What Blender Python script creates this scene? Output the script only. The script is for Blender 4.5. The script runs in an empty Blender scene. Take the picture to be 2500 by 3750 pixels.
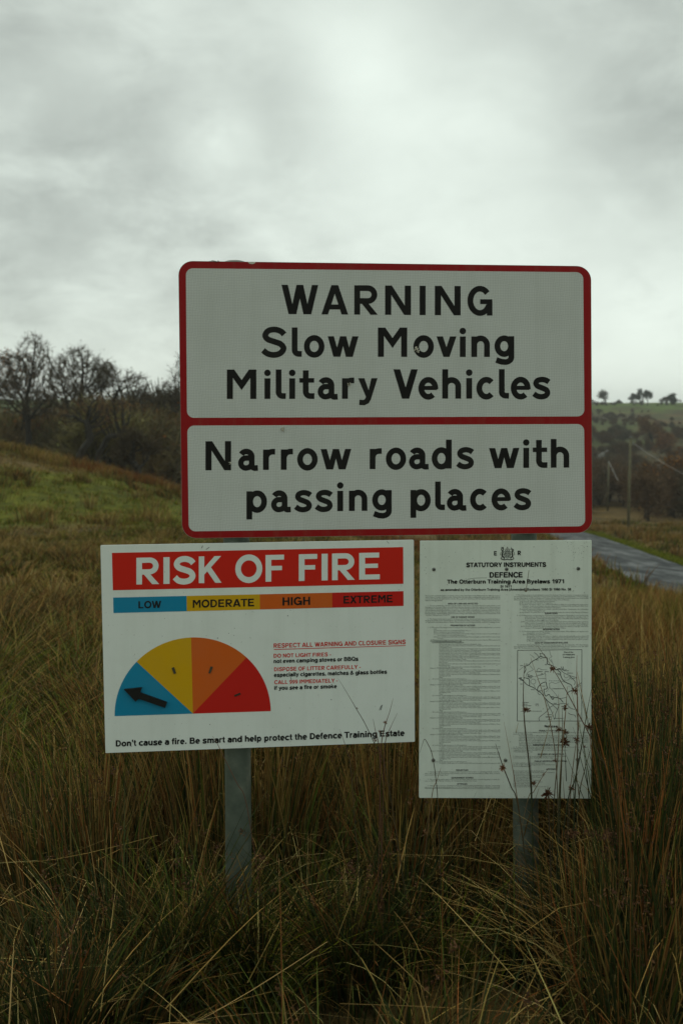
import bpy, bmesh, math, random
import numpy as np
from mathutils import Vector, Matrix

sc = bpy.context.scene
COL = sc.collection
R = math.radians
rng = np.random.default_rng(7)
random.seed(7)

# settings of the cloud deck
SKY_N1, SKY_N2, SKY_N3 = 0.36, 0.46, 0.11
SKY_BASE = 0.69
SKY_HORIZON = 0.08
SKY_TINT = (0.903, 1.0, 0.908)
SKY_BANKS = [(790, 480, 0.042, 0.24), (1240, 100, 0.075, 0.13), (1300, 330, 0.06, 0.10), (1700, 500, 0.12, 0.10), (1500, 850, 0.13, 0.10), (1950, 640, 0.08, 0.06),
             (230, 590, 0.07, 0.10), (250, 400, 0.13, -0.15), (2250, 150, 0.16, -0.14), (60, 80, 0.10, 0.06), (1000, 330, 0.07, -0.10), (1150, 620, 0.09, -0.07), (500, 120, 0.09, 0.06),
             (2350, 1080, 0.10, 0.22), (250, 900, 0.12, -0.10), (300, 1050, 0.05, 0.09), (560, 1240, 0.05, 0.08), (2380, 640, 0.07, -0.09), (650, 800, 0.10, -0.05)]
# paints of the three signs
RED_BORDER = (0.27, 0.010, 0.011)
WHITE_REFLECTIVE = (0.58, 0.62, 0.58)
WHITE_BOARD = (0.70, 0.76, 0.71)
WHITE_NOTICE = (0.66, 0.73, 0.65)
HAZE = 0.00032

# ------------------------------------------------------------------ camera
EYE = 1.55                       # camera height above the foot of the posts
FPX = 3646.0                     # focal length in photograph pixels (35 mm lens, 24 mm wide frame)
CX, HY = 1250.0, 1499.0          # principal column and eye-level row of the photograph
cam = bpy.data.cameras.new('camera')
cam.sensor_fit = 'HORIZONTAL'
cam.sensor_width = 24.0
cam.lens = 35.0
cam.shift_y = -(1875.0 - HY) / 2500.0
cam.clip_start, cam.clip_end = 0.05, 6000.0
cam.dof.use_dof = True
cam.dof.focus_distance = 2.84
cam.dof.aperture_fstop = 5.0
camo = bpy.data.objects.new('camera', cam)
COL.objects.link(camo)
camo.location = (0, 0, EYE)
camo.rotation_euler = (R(90), 0, 0)
sc.camera = camo

# ------------------------------------------------------------------ sky and light
sc.view_settings.view_transform = 'Standard'
sc.view_settings.look = 'None'
sc.view_settings.exposure = 0.07
sc.view_settings.gamma = 1.0
SUN_EL, SUN_AZ = R(50), R(-20)   # sun hidden behind the cloud beyond the sign
world = bpy.data.worlds.new('World')
sc.world = world
world.use_nodes = True
wt = world.node_tree
wn, wl = wt.nodes, wt.links
bg = wn['Background']
bg.inputs['Strength'].default_value = 0.1
sky = wn.new('ShaderNodeTexSky')
sky.sky_type = 'NISHITA'
sky.sun_disc = False
sky.sun_elevation = SUN_EL
sky.sun_rotation = SUN_AZ
tc = wn.new('ShaderNodeTexCoord')


def wmath(op, a, b=None, clamp=False):
    n = wn.new('ShaderNodeMath'); n.operation = op; n.use_clamp = clamp
    for i, v in enumerate((a, b)):
        if v is None: continue
        if isinstance(v, (int, float)): n.inputs[i].default_value = v
        else: wl.new(v, n.inputs[i])
    return n.outputs[0]


sep = wn.new('ShaderNodeSeparateXYZ'); wl.new(tc.outputs['Generated'], sep.inputs[0])
zc = wmath('ADD', wmath('MAXIMUM', sep.outputs[2], 0.0), 0.45)
comb = wn.new('ShaderNodeCombineXYZ')
wl.new(wmath('DIVIDE', sep.outputs[0], zc), comb.inputs[0])
wl.new(wmath('DIVIDE', sep.outputs[1], zc), comb.inputs[1])


def cloud_noise(scale, detail, rough, off, dist=0.0):
    m = wn.new('ShaderNodeMapping'); m.inputs['Location'].default_value = off
    m.inputs['Scale'].default_value = (1.0, 1.0, 1.0)
    wl.new(comb.outputs[0], m.inputs[0])
    n = wn.new('ShaderNodeTexNoise'); n.inputs['Scale'].default_value = scale
    n.inputs['Detail'].default_value = detail; n.inputs['Roughness'].default_value = rough
    n.inputs['Distortion'].default_value = dist
    wl.new(m.outputs[0], n.inputs['Vector'])
    return n.outputs['Fac']


n1 = cloud_noise(2.4, 5, 0.5, (3.1, 1.2, 0), 0.2)
n2 = cloud_noise(5.5, 7, 0.55, (7.7, 4.2, 0), 0.3)
n3 = cloud_noise(14.0, 6, 0.6, (1.7, 9.2, 0), 0.4)
lum = wmath('ADD', wmath('MULTIPLY', wmath('SUBTRACT', n1, 0.5), SKY_N1), wmath('MULTIPLY', wmath('SUBTRACT', n2, 0.5), SKY_N2))
lum = wmath('ADD', lum, wmath('MULTIPLY', wmath('SUBTRACT', n3, 0.5), SKY_N3))
# lighter and darker banks of the cloud deck: (photo column, row, angular radius, radiance change)
for px, py, rad, amp in SKY_BANKS:
    d = Vector(((px - CX) / FPX, 1.0, (HY - py) / FPX)).normalized()
    vm = wn.new('ShaderNodeVectorMath'); vm.operation = 'DISTANCE'
    wl.new(tc.outputs['Generated'], vm.inputs[0]); vm.inputs[1].default_value = d
    q = wmath('DIVIDE', wmath('ADD', vm.outputs['Value'], wmath('ADD', wmath('MULTIPLY', wmath('SUBTRACT', n2, 0.5), rad * 1.9), wmath('MULTIPLY', wmath('SUBTRACT', n3, 0.5), rad * 1.0))), rad)
    g = wmath('EXPONENT', wmath('MULTIPLY', wmath('MULTIPLY', q, q), -1.0))
    lum = wmath('ADD', lum, wmath('MULTIPLY', g, amp))
# the deck is thinner, so brighter, towards the horizon
hz = wmath('EXPONENT', wmath('MULTIPLY', wmath('MAXIMUM', sep.outputs[2], 0.0), -7.0))
lum = wmath('ADD', lum, wmath('MULTIPLY', hz, SKY_HORIZON))
lum = wmath('MAXIMUM', wmath('ADD', lum, SKY_BASE), 0.2)
cmul = wn.new('ShaderNodeVectorMath'); cmul.operation = 'SCALE'
cmul.inputs[0].default_value = SKY_TINT
wl.new(wmath('MULTIPLY', lum, 10.0), cmul.inputs['Scale'])
mix = wn.new('ShaderNodeMix'); mix.data_type = 'RGBA'
mix.inputs['Factor'].default_value = 0.96
wl.new(sky.outputs[0], mix.inputs['A']); wl.new(cmul.outputs[0], mix.inputs['B'])
wl.new(mix.outputs['Result'], bg.inputs['Color'])

sun = bpy.data.lights.new('sun', 'SUN')
sun.energy = 0.5
sun.angle = R(40)
sun.color = (1.0, 0.96, 0.9)
suno = bpy.data.objects.new('sun', sun)
COL.objects.link(suno)
sdir = Vector((math.sin(SUN_AZ) * math.cos(SUN_EL), math.cos(SUN_AZ) * math.cos(SUN_EL), math.sin(SUN_EL)))
suno.rotation_euler = sdir.to_track_quat('Z', 'Y').to_euler()


# ------------------------------------------------------------------ helpers
def tag(o, label=None, cat=None, group=None, kind=None):
    if label: o['label'] = label
    if cat: o['category'] = cat
    if group: o['group'] = group
    if kind: o['kind'] = kind
    return o


def empty(name, loc=(0, 0, 0)):
    o = bpy.data.objects.new(name, None)
    o.empty_display_size = 0.1
    COL.objects.link(o); o.location = loc
    return o


def link_mesh(name, me, mat, parent=None):
    o = bpy.data.objects.new(name, me)
    if mat is not None: me.materials.append(mat)
    COL.objects.link(o)
    if parent is not None:
        o.parent = parent
        # meshes are laid out in scene coordinates; undo the parent's own place
        o.matrix_parent_inverse = Matrix.Translation(-Vector(parent.location)) if parent.parent is None else Matrix.Identity(4)
    return o


def raw_mesh(name, verts, faces, smooth=False):
    me = bpy.data.meshes.new(name)
    me.from_pydata([tuple(v) for v in verts], [], [tuple(f) for f in faces])
    if smooth:
        me.polygons.foreach_set('use_smooth', np.ones(len(me.polygons), bool))
    me.update()
    return me


def np_mesh(name, verts, quads, colors=None, smooth=False):
    """fast quad mesh from arrays, with an optional per-vertex colour"""
    me = bpy.data.meshes.new(name)
    nv, nf = len(verts), len(quads)
    me.vertices.add(nv)
    me.vertices.foreach_set('co', np.ascontiguousarray(verts, np.float32).ravel())
    k = quads.shape[1]
    me.loops.add(nf * k)
    me.loops.foreach_set('vertex_index', np.ascontiguousarray(quads, np.int32).ravel())
    me.polygons.add(nf)
    me.polygons.foreach_set('loop_start', np.arange(0, nf * k, k, dtype=np.int32))
    me.polygons.foreach_set('loop_total', np.full(nf, k, np.int32))
    if smooth:
        me.polygons.foreach_set('use_smooth', np.ones(nf, bool))
    if colors is not None:
        a = me.color_attributes.new('tint', 'FLOAT_COLOR', 'POINT')
        c = np.ones((nv, 4), np.float32); c[:, :3] = colors
        a.data.foreach_set('color', c.ravel())
    me.update(calc_edges=True)
    return me


class MB:
    """collects simple shapes into one mesh"""
    def __init__(self): self.v = []; self.f = []

    def poly(self, pts):
        b = len(self.v); self.v += [tuple(p) for p in pts]; self.f.append(list(range(b, b + len(pts))))

    def prism(self, front, back):
        """closed solid between two matching outlines"""
        n = len(front); b = len(self.v)
        self.v += [tuple(p) for p in front] + [tuple(p) for p in back]
        self.f.append(list(range(b, b + n)))
        self.f.append(list(range(b + 2 * n - 1, b + n - 1, -1)))
        for i in range(n):
            j = (i + 1) % n
            self.f.append([b + j, b + i, b + n + i, b + n + j])

    def tube(self, pts, radii, sides=8, cap=True):
        pts = [Vector(p) for p in pts]
        b = len(self.v); n = len(pts)
        ref = None
        for i, p in enumerate(pts):
            d = (pts[min(i + 1, n - 1)] - pts[max(i - 1, 0)]).normalized()
            if ref is None:
                ref = d.cross(Vector((0.31, 0.95, 0.1))).normalized()
            ref = (ref - d * ref.dot(d)).normalized()
            s = d.cross(ref)
            for k in range(sides):
                a = 2 * math.pi * k / sides
                self.v.append(tuple(p + (ref * math.cos(a) + s * math.sin(a)) * radii[i]))
        for i in range(n - 1):
            for k in range(sides):
                k2 = (k + 1) % sides
                self.f.append([b + i * sides + k, b + i * sides + k2, b + (i + 1) * sides + k2, b + (i + 1) * sides + k])
        if cap:
            self.f.append([b + k for k in range(sides)][::-1])
            self.f.append([b + (n - 1) * sides + k for k in range(sides)])

    def box(self, lo, hi):
        x0, y0, z0 = lo; x1, y1, z1 = hi
        self.prism([(x0, y0, z0), (x1, y0, z0), (x1, y0, z1), (x0, y0, z1)],
                   [(x0, y1, z0), (x1, y1, z0), (x1, y1, z1), (x0, y1, z1)])

    def build(self, name, mat, parent=None, smooth=False):
        return link_mesh(name, raw_mesh(name, self.v, self.f, smooth), mat, parent)


# ------------------------------------------------------------------ materials
def new_mat(name):
    m = bpy.data.materials.new(name); m.use_nodes = True
    return m, m.node_tree, m.node_tree.nodes['Principled BSDF']


def noise_node(nt, scale, detail=4, rough=0.55, coord='Object', vec=None, dist=0.0):
    if vec is None:
        t = nt.nodes.new('ShaderNodeTexCoord'); vec = t.outputs[coord]
    n = nt.nodes.new('ShaderNodeTexNoise')
    n.inputs['Scale'].default_value = scale; n.inputs['Detail'].default_value = detail
    n.inputs['Roughness'].default_value = rough; n.inputs['Distortion'].default_value = dist
    nt.links.new(vec, n.inputs['Vector'])
    return n.outputs['Fac']


def ramp(nt, fac, stops):
    r = nt.nodes.new('ShaderNodeValToRGB')
    e = r.color_ramp.elements
    while len(e) < len(stops): e.new(0.5)
    for i, (p, c) in enumerate(stops):
        e[i].position = p; e[i].color = (*c, 1) if len(c) == 3 else c
    nt.links.new(fac, r.inputs[0])
    return r.outputs[0]


def mixc(nt, fac, a, b, mode='MIX'):
    m = nt.nodes.new('ShaderNodeMix'); m.data_type = 'RGBA'; m.blend_type = mode
    for sock, v in (('Factor', fac), ('A', a), ('B', b)):
        if isinstance(v, (int, float)): m.inputs[sock].default_value = v
        elif isinstance(v, tuple): m.inputs[sock].default_value = (*v, 1)
        else: nt.links.new(v, m.inputs[sock])
    return m.outputs['Result']


def bump(nt, bsdf, height, strength, distance):
    b = nt.nodes.new('ShaderNodeBump'); b.inputs['Strength'].default_value = strength
    b.inputs['Distance'].default_value = distance
    nt.links.new(height, b.inputs['Height']); nt.links.new(b.outputs[0], bsdf.inputs['Normal'])


def sheet_mat(name, col, rough=0.45, dirt=0.12, grime=(0.22, 0.24, 0.18), weave=0.0, speck=0.0, streak=0.0):
    """printed or painted sign sheet, faintly dirty"""
    m, nt, b = new_mat(name)
    f = noise_node(nt, 7.0, 6, 0.65)
    g = ramp(nt, f, [(0.45, (0, 0, 0)), (0.8, (1, 1, 1))])
    fac = nt.nodes.new('ShaderNodeMath'); fac.operation = 'MULTIPLY'; fac.inputs[1].default_value = dirt
    nt.links.new(g, fac.inputs[0])
    c = mixc(nt, fac.outputs[0], col, tuple(x * y for x, y in zip(grime, (1, 1, 1))))
    if streak:                                              # runs left by rain
        t = nt.nodes.new('ShaderNodeTexCoord'); mp = nt.nodes.new('ShaderNodeMapping'); mp.inputs['Scale'].default_value = (34, 34, 1.6)
        nt.links.new(t.outputs['Object'], mp.inputs[0])
        sn_ = ramp(nt, noise_node(nt, 1.0, 5, 0.65, vec=mp.outputs[0]), [(0.48, (0, 0, 0)), (0.75, (streak,) * 3)])
        c = mixc(nt, sn_, c, (0.17, 0.20, 0.12))
    if speck:
        s = noise_node(nt, 160.0, 2, 0.5)
        sf = ramp(nt, s, [(0.70, (0, 0, 0)), (0.76, (speck,) * 3)])
        c = mixc(nt, sf, c, (0.05, 0.06, 0.04))
    if weave:
        t = nt.nodes.new('ShaderNodeTexCoord')
        mp = nt.nodes.new('ShaderNodeMapping'); mp.inputs['Rotation'].default_value = (0, R(45), R(-5.7))
        mp.inputs['Scale'].default_value = (1, 0.0, 1)
        nt.links.new(t.outputs['Object'], mp.inputs[0])
        v = nt.nodes.new('ShaderNodeTexChecker'); v.inputs['Scale'].default_value = 190.0
        nt.links.new(mp.outputs[0], v.inputs['Vector'])
        wf = nt.nodes.new('ShaderNodeMath'); wf.operation = 'MULTIPLY'; wf.inputs[1].default_value = weave
        nt.links.new(v.outputs['Fac'], wf.inputs[0])
        c = mixc(nt, wf.outputs[0], c, tuple(x * 0.6 for x in col))
        n3 = noise_node(nt, 420.0, 2, 0.6)
        nf = nt.nodes.new('ShaderNodeMath'); nf.operation = 'MULTIPLY'; nf.inputs[1].default_value = weave
        nt.links.new(n3, nf.inputs[0])
        c = mixc(nt, nf.outputs[0], c, tuple(x * 0.65 for x in col))
    nt.links.new(c, b.inputs['Base Color'])
    b.inputs['Roughness'].default_value = rough
    b.inputs['Specular IOR Level'].default_value = 0.10
    return m


def tint_mat(name, rough=0.7, spec=0.2, trans=0.0, mul=1.0):
    """colour comes blade by blade from the mesh"""
    m, nt, b = new_mat(name)
    a = nt.nodes.new('ShaderNodeVertexColor'); a.layer_name = 'tint'
    c = a.outputs['Color']
    if mul != 1.0:
        c = mixc(nt, 1.0, c, (mul, mul, mul), 'MULTIPLY')
    nt.links.new(c, b.inputs['Base Color'])
    b.inputs['Roughness'].default_value = rough
    b.inputs['Specular IOR Level'].default_value = spec
    return m

# ------------------------------------------------------------------ the plane the signs hang in
PD0 = 2.814                                      # depth of the warning sign's left edge
PA = Vector(((655 - CX) / FPX * PD0, PD0, 0))
PB = Vector(((2165 - CX) / FPX * PD0 * 1.0424, PD0 * 1.0424, 0))
PT = (PB - PA).normalized()                      # along the signs
PN = Vector((PT.y, -PT.x, 0))                    # towards the viewer


def on_plane(px, py, lift=0.0):
    """point of the sign plane (lifted towards the viewer) seen at a place of the photograph"""
    d = Vector(((px - CX) / FPX, 1.0, (HY - py) / FPX))
    o = PA + PN * 0.0
    t = (o - Vector((0, 0, 0))).dot(PN) / d.dot(PN)
    p = Vector((0, 0, EYE)) + d * t
    return p + PN * lift


class Frame:
    """photo window (origin, scale) in which a sign was measured"""
    def __init__(self, ox, oy, s): self.ox, self.oy, self.s = ox, oy, s
    def __call__(self, x, y, lift=0.0): return on_plane(self.ox + x * self.s, self.oy + y * self.s, lift)


def lerp(a, b, t): return a + (b - a) * t


def quad_at(c, u, v):
    """c = TL, TR, BR, BL"""
    x = lerp(lerp(c[0][0], c[1][0], u), lerp(c[3][0], c[2][0], u), v)
    y = lerp(lerp(c[0][1], c[1][1], u), lerp(c[3][1], c[2][1], u), v)
    return x, y


def rounded(c, r, n=8):
    """outline of a round-cornered panel, r in window pixels"""
    w = 0.5 * (math.dist(c[0], c[1]) + math.dist(c[3], c[2])); h = 0.5 * (math.dist(c[0], c[3]) + math.dist(c[1], c[2]))
    ru, rv = r / w, r / h
    out = []
    for cu, cv, a0 in ((ru, rv, 180), (1 - ru, rv, 270), (1 - ru, 1 - rv, 0), (ru, 1 - rv, 90)):
        for i in range(n + 1):
            a = R(a0 + 90 * i / n)
            out.append(quad_at(c, cu + ru * math.cos(a), cv + rv * math.sin(a)))
    return out


def slab(fr, outline, lift, thick, edge_open=False):
    m = MB()
    m.prism([fr(x, y, lift) for x, y in outline], [fr(x, y, lift - thick) for x, y in outline])
    return m


# ------------------------------------------------------------------ lettering drawn as strokes
def arc(cx, cy, rx, ry, a0, a1, n=14):
    return [(cx + rx * math.cos(R(a0 + (a1 - a0) * i / n)), cy + ry * math.sin(R(a0 + (a1 - a0) * i / n))) for i in range(n + 1)]


def spline(p, n=4):
    out = []
    for i in range(len(p) - 1):
        a, b, c, d = p[max(i - 1, 0)], p[i], p[i + 1], p[min(i + 2, len(p) - 1)]
        for k in range(n):
            t = k / n
            out.append(tuple(0.5 * (2 * b[j] + (c[j] - a[j]) * t + (2 * a[j] - 5 * b[j] + 4 * c[j] - d[j]) * t * t
                                    + (3 * b[j] - a[j] - 3 * c[j] + d[j]) * t ** 3) for j in (0, 1)))
    return out + [p[-1]]


def strip(path, w, closed=False):
    """quads of a stroke with mitred joints"""
    n = len(path); L = []; Rr = []
    for i, p in enumerate(path):
        if closed: a, b = path[i - 1], path[(i + 1) % n]
        else: a, b = path[max(i - 1, 0)], path[min(i + 1, n - 1)]
        d1 = (p[0] - a[0], p[1] - a[1]); d2 = (b[0] - p[0], b[1] - p[1])
        l1, l2 = math.hypot(*d1), math.hypot(*d2)
        if l1 < 1e-9: d1, l1 = d2, l2
        if l2 < 1e-9: d2, l2 = d1, l1
        n1 = (-d1[1] / l1, d1[0] / l1); n2 = (-d2[1] / l2, d2[0] / l2)
        m = (n1[0] + n2[0], n1[1] + n2[1]); ml = m[0] ** 2 + m[1] ** 2
        k = w / max(ml, 0.8)
        L.append((p[0] + m[0] * k, p[1] + m[1] * k)); Rr.append((p[0] - m[0] * k, p[1] - m[1] * k))
    q = []
    for i in range(n if closed else n - 1):
        j = (i + 1) % n
        q.append([L[i], Rr[i], Rr[j], L[j]])
    return q


def rect(x0, y0, x1, y1): return [(x0, y0), (x1, y0), (x1, y1), (x0, y1)]


SW = 19.5


def S(path, w=SW, closed=False): return strip(path, w, closed)


def EL(cx, cy, rx, ry, w=SW): return strip(arc(cx, cy, rx, ry, 0, 360, 28)[:-1], w, True)


# each glyph: list of layers, each layer a list of polygons (layers are lifted a hair apart)
G = {}
G['W'] = [[[(0, 100), (21.5, 100), (45, 0), (24, 0)]], [[(51, 100), (73, 100), (50.5, 0), (29.5, 0)]], [[(52, 100), (74, 100), (95.5, 0), (74.5, 0)]], [[(103.5, 100), (125, 100), (101, 0), (80, 0)]]]
G['A'] = [[[(0, 0), (22.5, 0), (55, 100), (34, 100)]], [[(91, 0), (68.5, 0), (36, 100), (57, 100)]], [rect(20, 17, 71, 34)]]
G['R'] = [[rect(0, 0, 20, 100)], S([(12, 90.5)] + [(44, 90.5)] + arc(46, 68.5, 22.5, 22, 88, -88, 12) + [(44, 46.5), (12, 46.5)]), [[(24, 40), (47, 40), (80, 0), (55.5, 0)]]]
G['N'] = [[rect(0, 0, 21, 100)], [rect(67, 0, 88, 100)], [[(0.5, 100), (23, 100), (87.5, 0), (65, 0)]]]
G['I'] = [[rect(0, 0, 20.5, 100)]]
G['G'] = [S(arc(42.5, 50, 32.7, 41.5, 40, 338, 26)), [rect(66, 0, 85, 50)], [rect(43, 39, 84.5, 55.5)]]
G['S'] = [S(spline([(77, 76), (66, 86.5), (45, 93), (23, 88.5), (12.5, 73), (21, 59.5), (43, 51.5), (65, 43), (75, 28), (64, 12), (42, 6), (20, 10.5), (5, 22)]), 20)]
G['l'] = [S([(9.75, 100), (9.75, 24)] + arc(23.5, 23, 13.75, 13.25, 180, 268, 8) + [(34, 9.5)])]
G['o'] = [EL(35, 35.3, 25.3, 29)]
G['w'] = [[[(0, 70), (21, 70), (41, 0), (19.5, 0)]], [[(42, 70), (61, 70), (43, 0), (23.5, 0)]], [[(44, 70), (63, 70), (81.5, 0), (62, 0)]], [[(84, 70), (105, 70), (85.5, 0), (64, 0)]]]
G['M'] = [[rect(0, 0, 20.5, 100)], [rect(79.5, 0, 100, 100)], [[(0.5, 100), (25, 100), (62, 47), (50, 30)]], [[(99.5, 100), (75, 100), (38, 47), (50, 30)]]]
G['v'] = [[[(0, 70), (22, 70), (45, 0), (23.5, 0)]], [[(46, 70), (68, 70), (44.5, 0), (23, 0)]]]
G['i'] = [[rect(0, 0, 20, 70)], [arc(10, 88.5, 11.2, 11.2, 0, 360, 16)[:-1]]]
G['n'] = [[rect(0, 0, 20, 70)], S([(10, 20)] + arc(31.75, 41, 21.75, 22.5, 180, 0, 14) + [(53.5, 0)])]
G['h'] = [[rect(0, 0, 20, 100)], S([(9.9, 20)] + arc(32, 41, 22.25, 22.5, 180, 0, 14) + [(54.25, 0)])]
G['r'] = [[rect(0, 0, 20, 70)], S([(10.3, 20)] + arc(32.8, 40, 22.5, 22.5, 180, 90, 8) + [(41.5, 62.5)])]
G['g'] = [EL(33, 37, 23.3, 27), S([(57.5, 71), (57.5, 0)] + arc(36, -1, 21.5, 16.5, 0, -90, 8) + [(24, -16.5), (6, -10)])]
G['a'] = [S(arc(28, 46, 18.9, 17.9, 152, 0, 12) + [(46.9, 18)] + arc(58, 17, 11, 10.5, 190, 262, 5) + [(68, 7.2)]), S([(48, 41.5)] + arc(27, 24.2, 17.5, 17.3, 90, 270, 14) + [(37, 9), (48, 19)], 18.5)]
G['t'] = [S([(21.5, 97), (21.5, 26)] + arc(36.5, 25, 15, 15.5, 180, 268, 8) + [(51, 9.5)]), [rect(0, 55, 50, 70.5)]]
G['y'] = [[[(0, 70), (21.5, 70), (43, 8), (31, -4)]], [[(45, 70), (66, 70), (42, -6), (29, 0)]], S([(35.5, 4), (30, -8), (20, -13), (4, -12)], 18)]
G['V'] = [[[(0, 100), (23, 100), (53, 0), (29.5, 0)]], [[(60, 100), (83, 100), (53.5, 0), (30, 0)]]]
G['e'] = [S(arc(34, 35.3, 24, 29, -7, 312, 24)), [rect(10, 29.5, 63, 43.5)]]
G['c'] = [S(arc(34, 35.3, 24.2, 29, 44, 316, 22))]
G['s'] = [S(spline([(55, 56), (46, 62), (31, 64.8), (16, 60.5), (11.5, 51), (17, 42.5), (31, 36.5), (46, 29.5), (50.5, 19), (44, 9.5), (29, 6), (15, 9), (4, 16.5)]), 18.5)]
G['d'] = [EL(33.5, 35.3, 23.8, 29), [rect(49.2, 0, 69, 100)]]
G['p'] = [EL(37, 35.3, 24, 29), [rect(0, -26, 19.8, 71)]]

# a plainer bold sans for the two printed boards
H = {}
for ch in 'WARNISGMVovinhgwaedpsc': H[ch] = G[ch]
H['a'] = [S(arc(30, 46, 20, 17.9, 155, 0, 12) + [(50, 2), (52, 0)]), S([(51, 41)] + arc(27, 24.2, 17.5, 16.8, 90, 270, 14) + [(38, 9.5), (51, 20)], 18.5)]
H['I'] = [[rect(0, 0, 22.5, 100)]]
H['S'] = [S(spline([(77, 75), (66, 86), (45, 92), (23, 87.5), (13, 73.5), (21, 60), (43, 51.5), (65, 43), (74.5, 28), (64, 12.5), (42, 7), (20, 11.5), (6, 24)]), 22)]
H['l'] = [[rect(0, 0, 19.5, 100)]]
H['i'] = [[rect(0, 0, 19.5, 72)], [rect(0, 83, 19.5, 100)]]
H['r'] = [[rect(0, 0, 19.5, 72)], S([(10, 20)] + arc(32.5, 42, 22.5, 22, 180, 90, 8) + [(43, 64)])]
H['t'] = [S([(21.5, 92), (21.5, 22)] + arc(33, 22, 11.5, 13.5, 180, 268, 8) + [(43, 8.5)], 19), [rect(2, 57, 42, 72)]]
H['y'] = [[[(0, 72), (21.5, 72), (44, 8), (31, -4)]], [[(51, 72), (72, 72), (46, -6), (29, 0)]], S([(38.5, 4), (32, -14), (22, -19.5), (6, -19)], 17)]
H['g'] = [EL(34, 37, 24, 27), S([(59, 72), (59, -2)] + arc(36, -2, 23, 18, 0, -90, 8) + [(22, -19.5), (8, -11)], 18)]
H['O'] = [EL(53, 50, 42, 42.5, 22)]
H['C'] = [S(arc(50, 50, 40, 43.5, 38, 322, 26), 20)]
H['F'] = [[rect(0, 0, 22.5, 100)], [rect(18, 81.5, 72, 100)], [rect(18, 42, 64, 58.5)]]
H['E'] = [[rect(0, 0, 22.5, 100)], [rect(18, 81.5, 76, 100)], [rect(18, 43, 71, 59)], [rect(18, 0, 78, 18.5)]]
H['K'] = [[rect(0, 0, 22.5, 100)], [[(18, 27), (18, 53), (64, 100), (91, 100)]], [[(30, 50), (44, 66), (93, 0), (67, 0)]]]
H['L'] = [[rect(0, 0, 22.5, 100)], [rect(18, 0, 72, 17)]]
H['D'] = [[rect(0, 0, 22.5, 100)], S([(15, 91.5), (35, 91.5)] + arc(36, 50, 38, 41.5, 90, -90, 18) + [(35, 8.5), (15, 8.5)], 18)]
H['T'] = [[rect(29.5, 0, 50, 90)], [rect(0, 83, 79.5, 100)]]
H['H'] = [[rect(0, 0, 22.5, 100)], [rect(60, 0, 80.5, 100)], [rect(15, 44, 65, 61)]]
H['X'] = [[[(0, 0), (25, 0), (90, 100), (65, 100)]], [[(0.5, 100), (25.5, 100), (89.5, 0), (64.5, 0)]]]
H['P'] = [[rect(0, 0, 22.5, 100)], S([(12, 91.5), (46, 91.5)] + arc(47, 67, 25, 24.5, 88, -88, 12) + [(46, 42.5), (12, 42.5)], 18)]
H['B'] = [[rect(0, 0, 22.5, 100)], S([(12, 91.5), (46, 91.5)] + arc(47, 73, 21, 18.5, 88, -88, 10) + [(46, 54.5), (12, 54.5)], 17.5), S([(12, 54.5), (50, 54.5)] + arc(50, 31.5, 25, 23, 88, -88, 12) + [(50, 8.5), (12, 8.5)], 17.5)]
H['U'] = [S([(10, 100), (10, 38)] + arc(40, 38, 30, 30, 180, 360, 16) + [(70, 100)], 20)]
H['Y'] = [[rect(35, 0, 55.5, 46)], [[(0, 100), (24, 100), (55, 45), (38, 36)]], [[(90, 100), (66, 100), (35, 45), (52, 36)]]]
H['J'] = [S([(58, 100), (58, 34)] + arc(32, 34, 26, 25.5, 0, -170, 14), 19.5)]
H['Q'] = [EL(53, 50, 42, 42.5, 22), [[(52, 28), (64, 38), (103, 4), (91, -9)]]]
H['b'] = [[rect(0, 0, 19.5, 100)], EL(37, 36, 24.5, 29, 19)]
H['f'] = [S([(20, 0), (20, 80)] + arc(33, 80, 13, 12.5, 180, 95, 8) + [(42, 92.5)], 19), [rect(2, 57, 40, 72)]]
H['u'] = [S([(9.75, 72), (9.75, 28)] + arc(31, 28, 21.25, 21, 180, 350, 14), 19), [rect(44, 0, 63.5, 72)]]
H['m'] = [[rect(0, 0, 19.5, 72)], S([(10, 20)] + arc(29.5, 44, 19.3, 20, 180, 0, 12) + [(48.5, 0)], 18.5), S([(48.5, 20)] + arc(67.5, 44, 19, 20, 180, 0, 12) + [(86.5, 0)], 18.5)]
H['k'] = [[rect(0, 0, 19.5, 100)], [[(17, 18), (17, 40), (45, 72), (69, 72)]], [[(27, 36), (40, 50), (72, 0), (48, 0)]]]
H['.'] = [[rect(0, 0, 20, 19)]]
H[','] = [[[(0, 0), (20, 0), (20, 19), (0, 19)]], [[(10, 1), (20, 1), (18, -10), (4, -20), (1, -14), (9, -8)]]]
H['-'] = [[rect(0, 27, 38, 45)]]
H["'"] = [[[(2, 64), (15, 64), (19, 100), (-1, 100)]]]
H['&'] = [S(spline([(88, 4), (60, 38), (34, 66), (30, 82), (42, 92), (56, 82), (50, 64), (20, 42), (11, 24), (22, 10), (42, 8.5), (62, 22), (74, 44)]), 17)]
H['9'] = [EL(35, 66, 25.5, 25.5, 18), S([(60.5, 66), (58, 38), (46, 14), (30, 8), (10, 16)], 18)]
H['0'] = [EL(35, 50, 25.5, 42, 18)]
H['1'] = [[rect(24, 0, 43, 100)], [[(24, 100), (24, 80), (2, 66), (2, 82)]]]
H['7'] = [[rect(2, 83, 70, 100)], [[(50, 90), (70, 90), (36, 0), (15, 0)]]]
H['3'] = [S(spline([(8, 78), (22, 91), (40, 91), (52, 78), (46, 62), (30, 53)], 4), 18), S(spline([(26, 53), (48, 50), (58, 30), (46, 12), (26, 9), (6, 24)], 4), 18)]
H['8'] = [EL(35, 73, 22, 18.5, 17.5), EL(35, 30, 25.5, 21.5, 18)]
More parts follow.
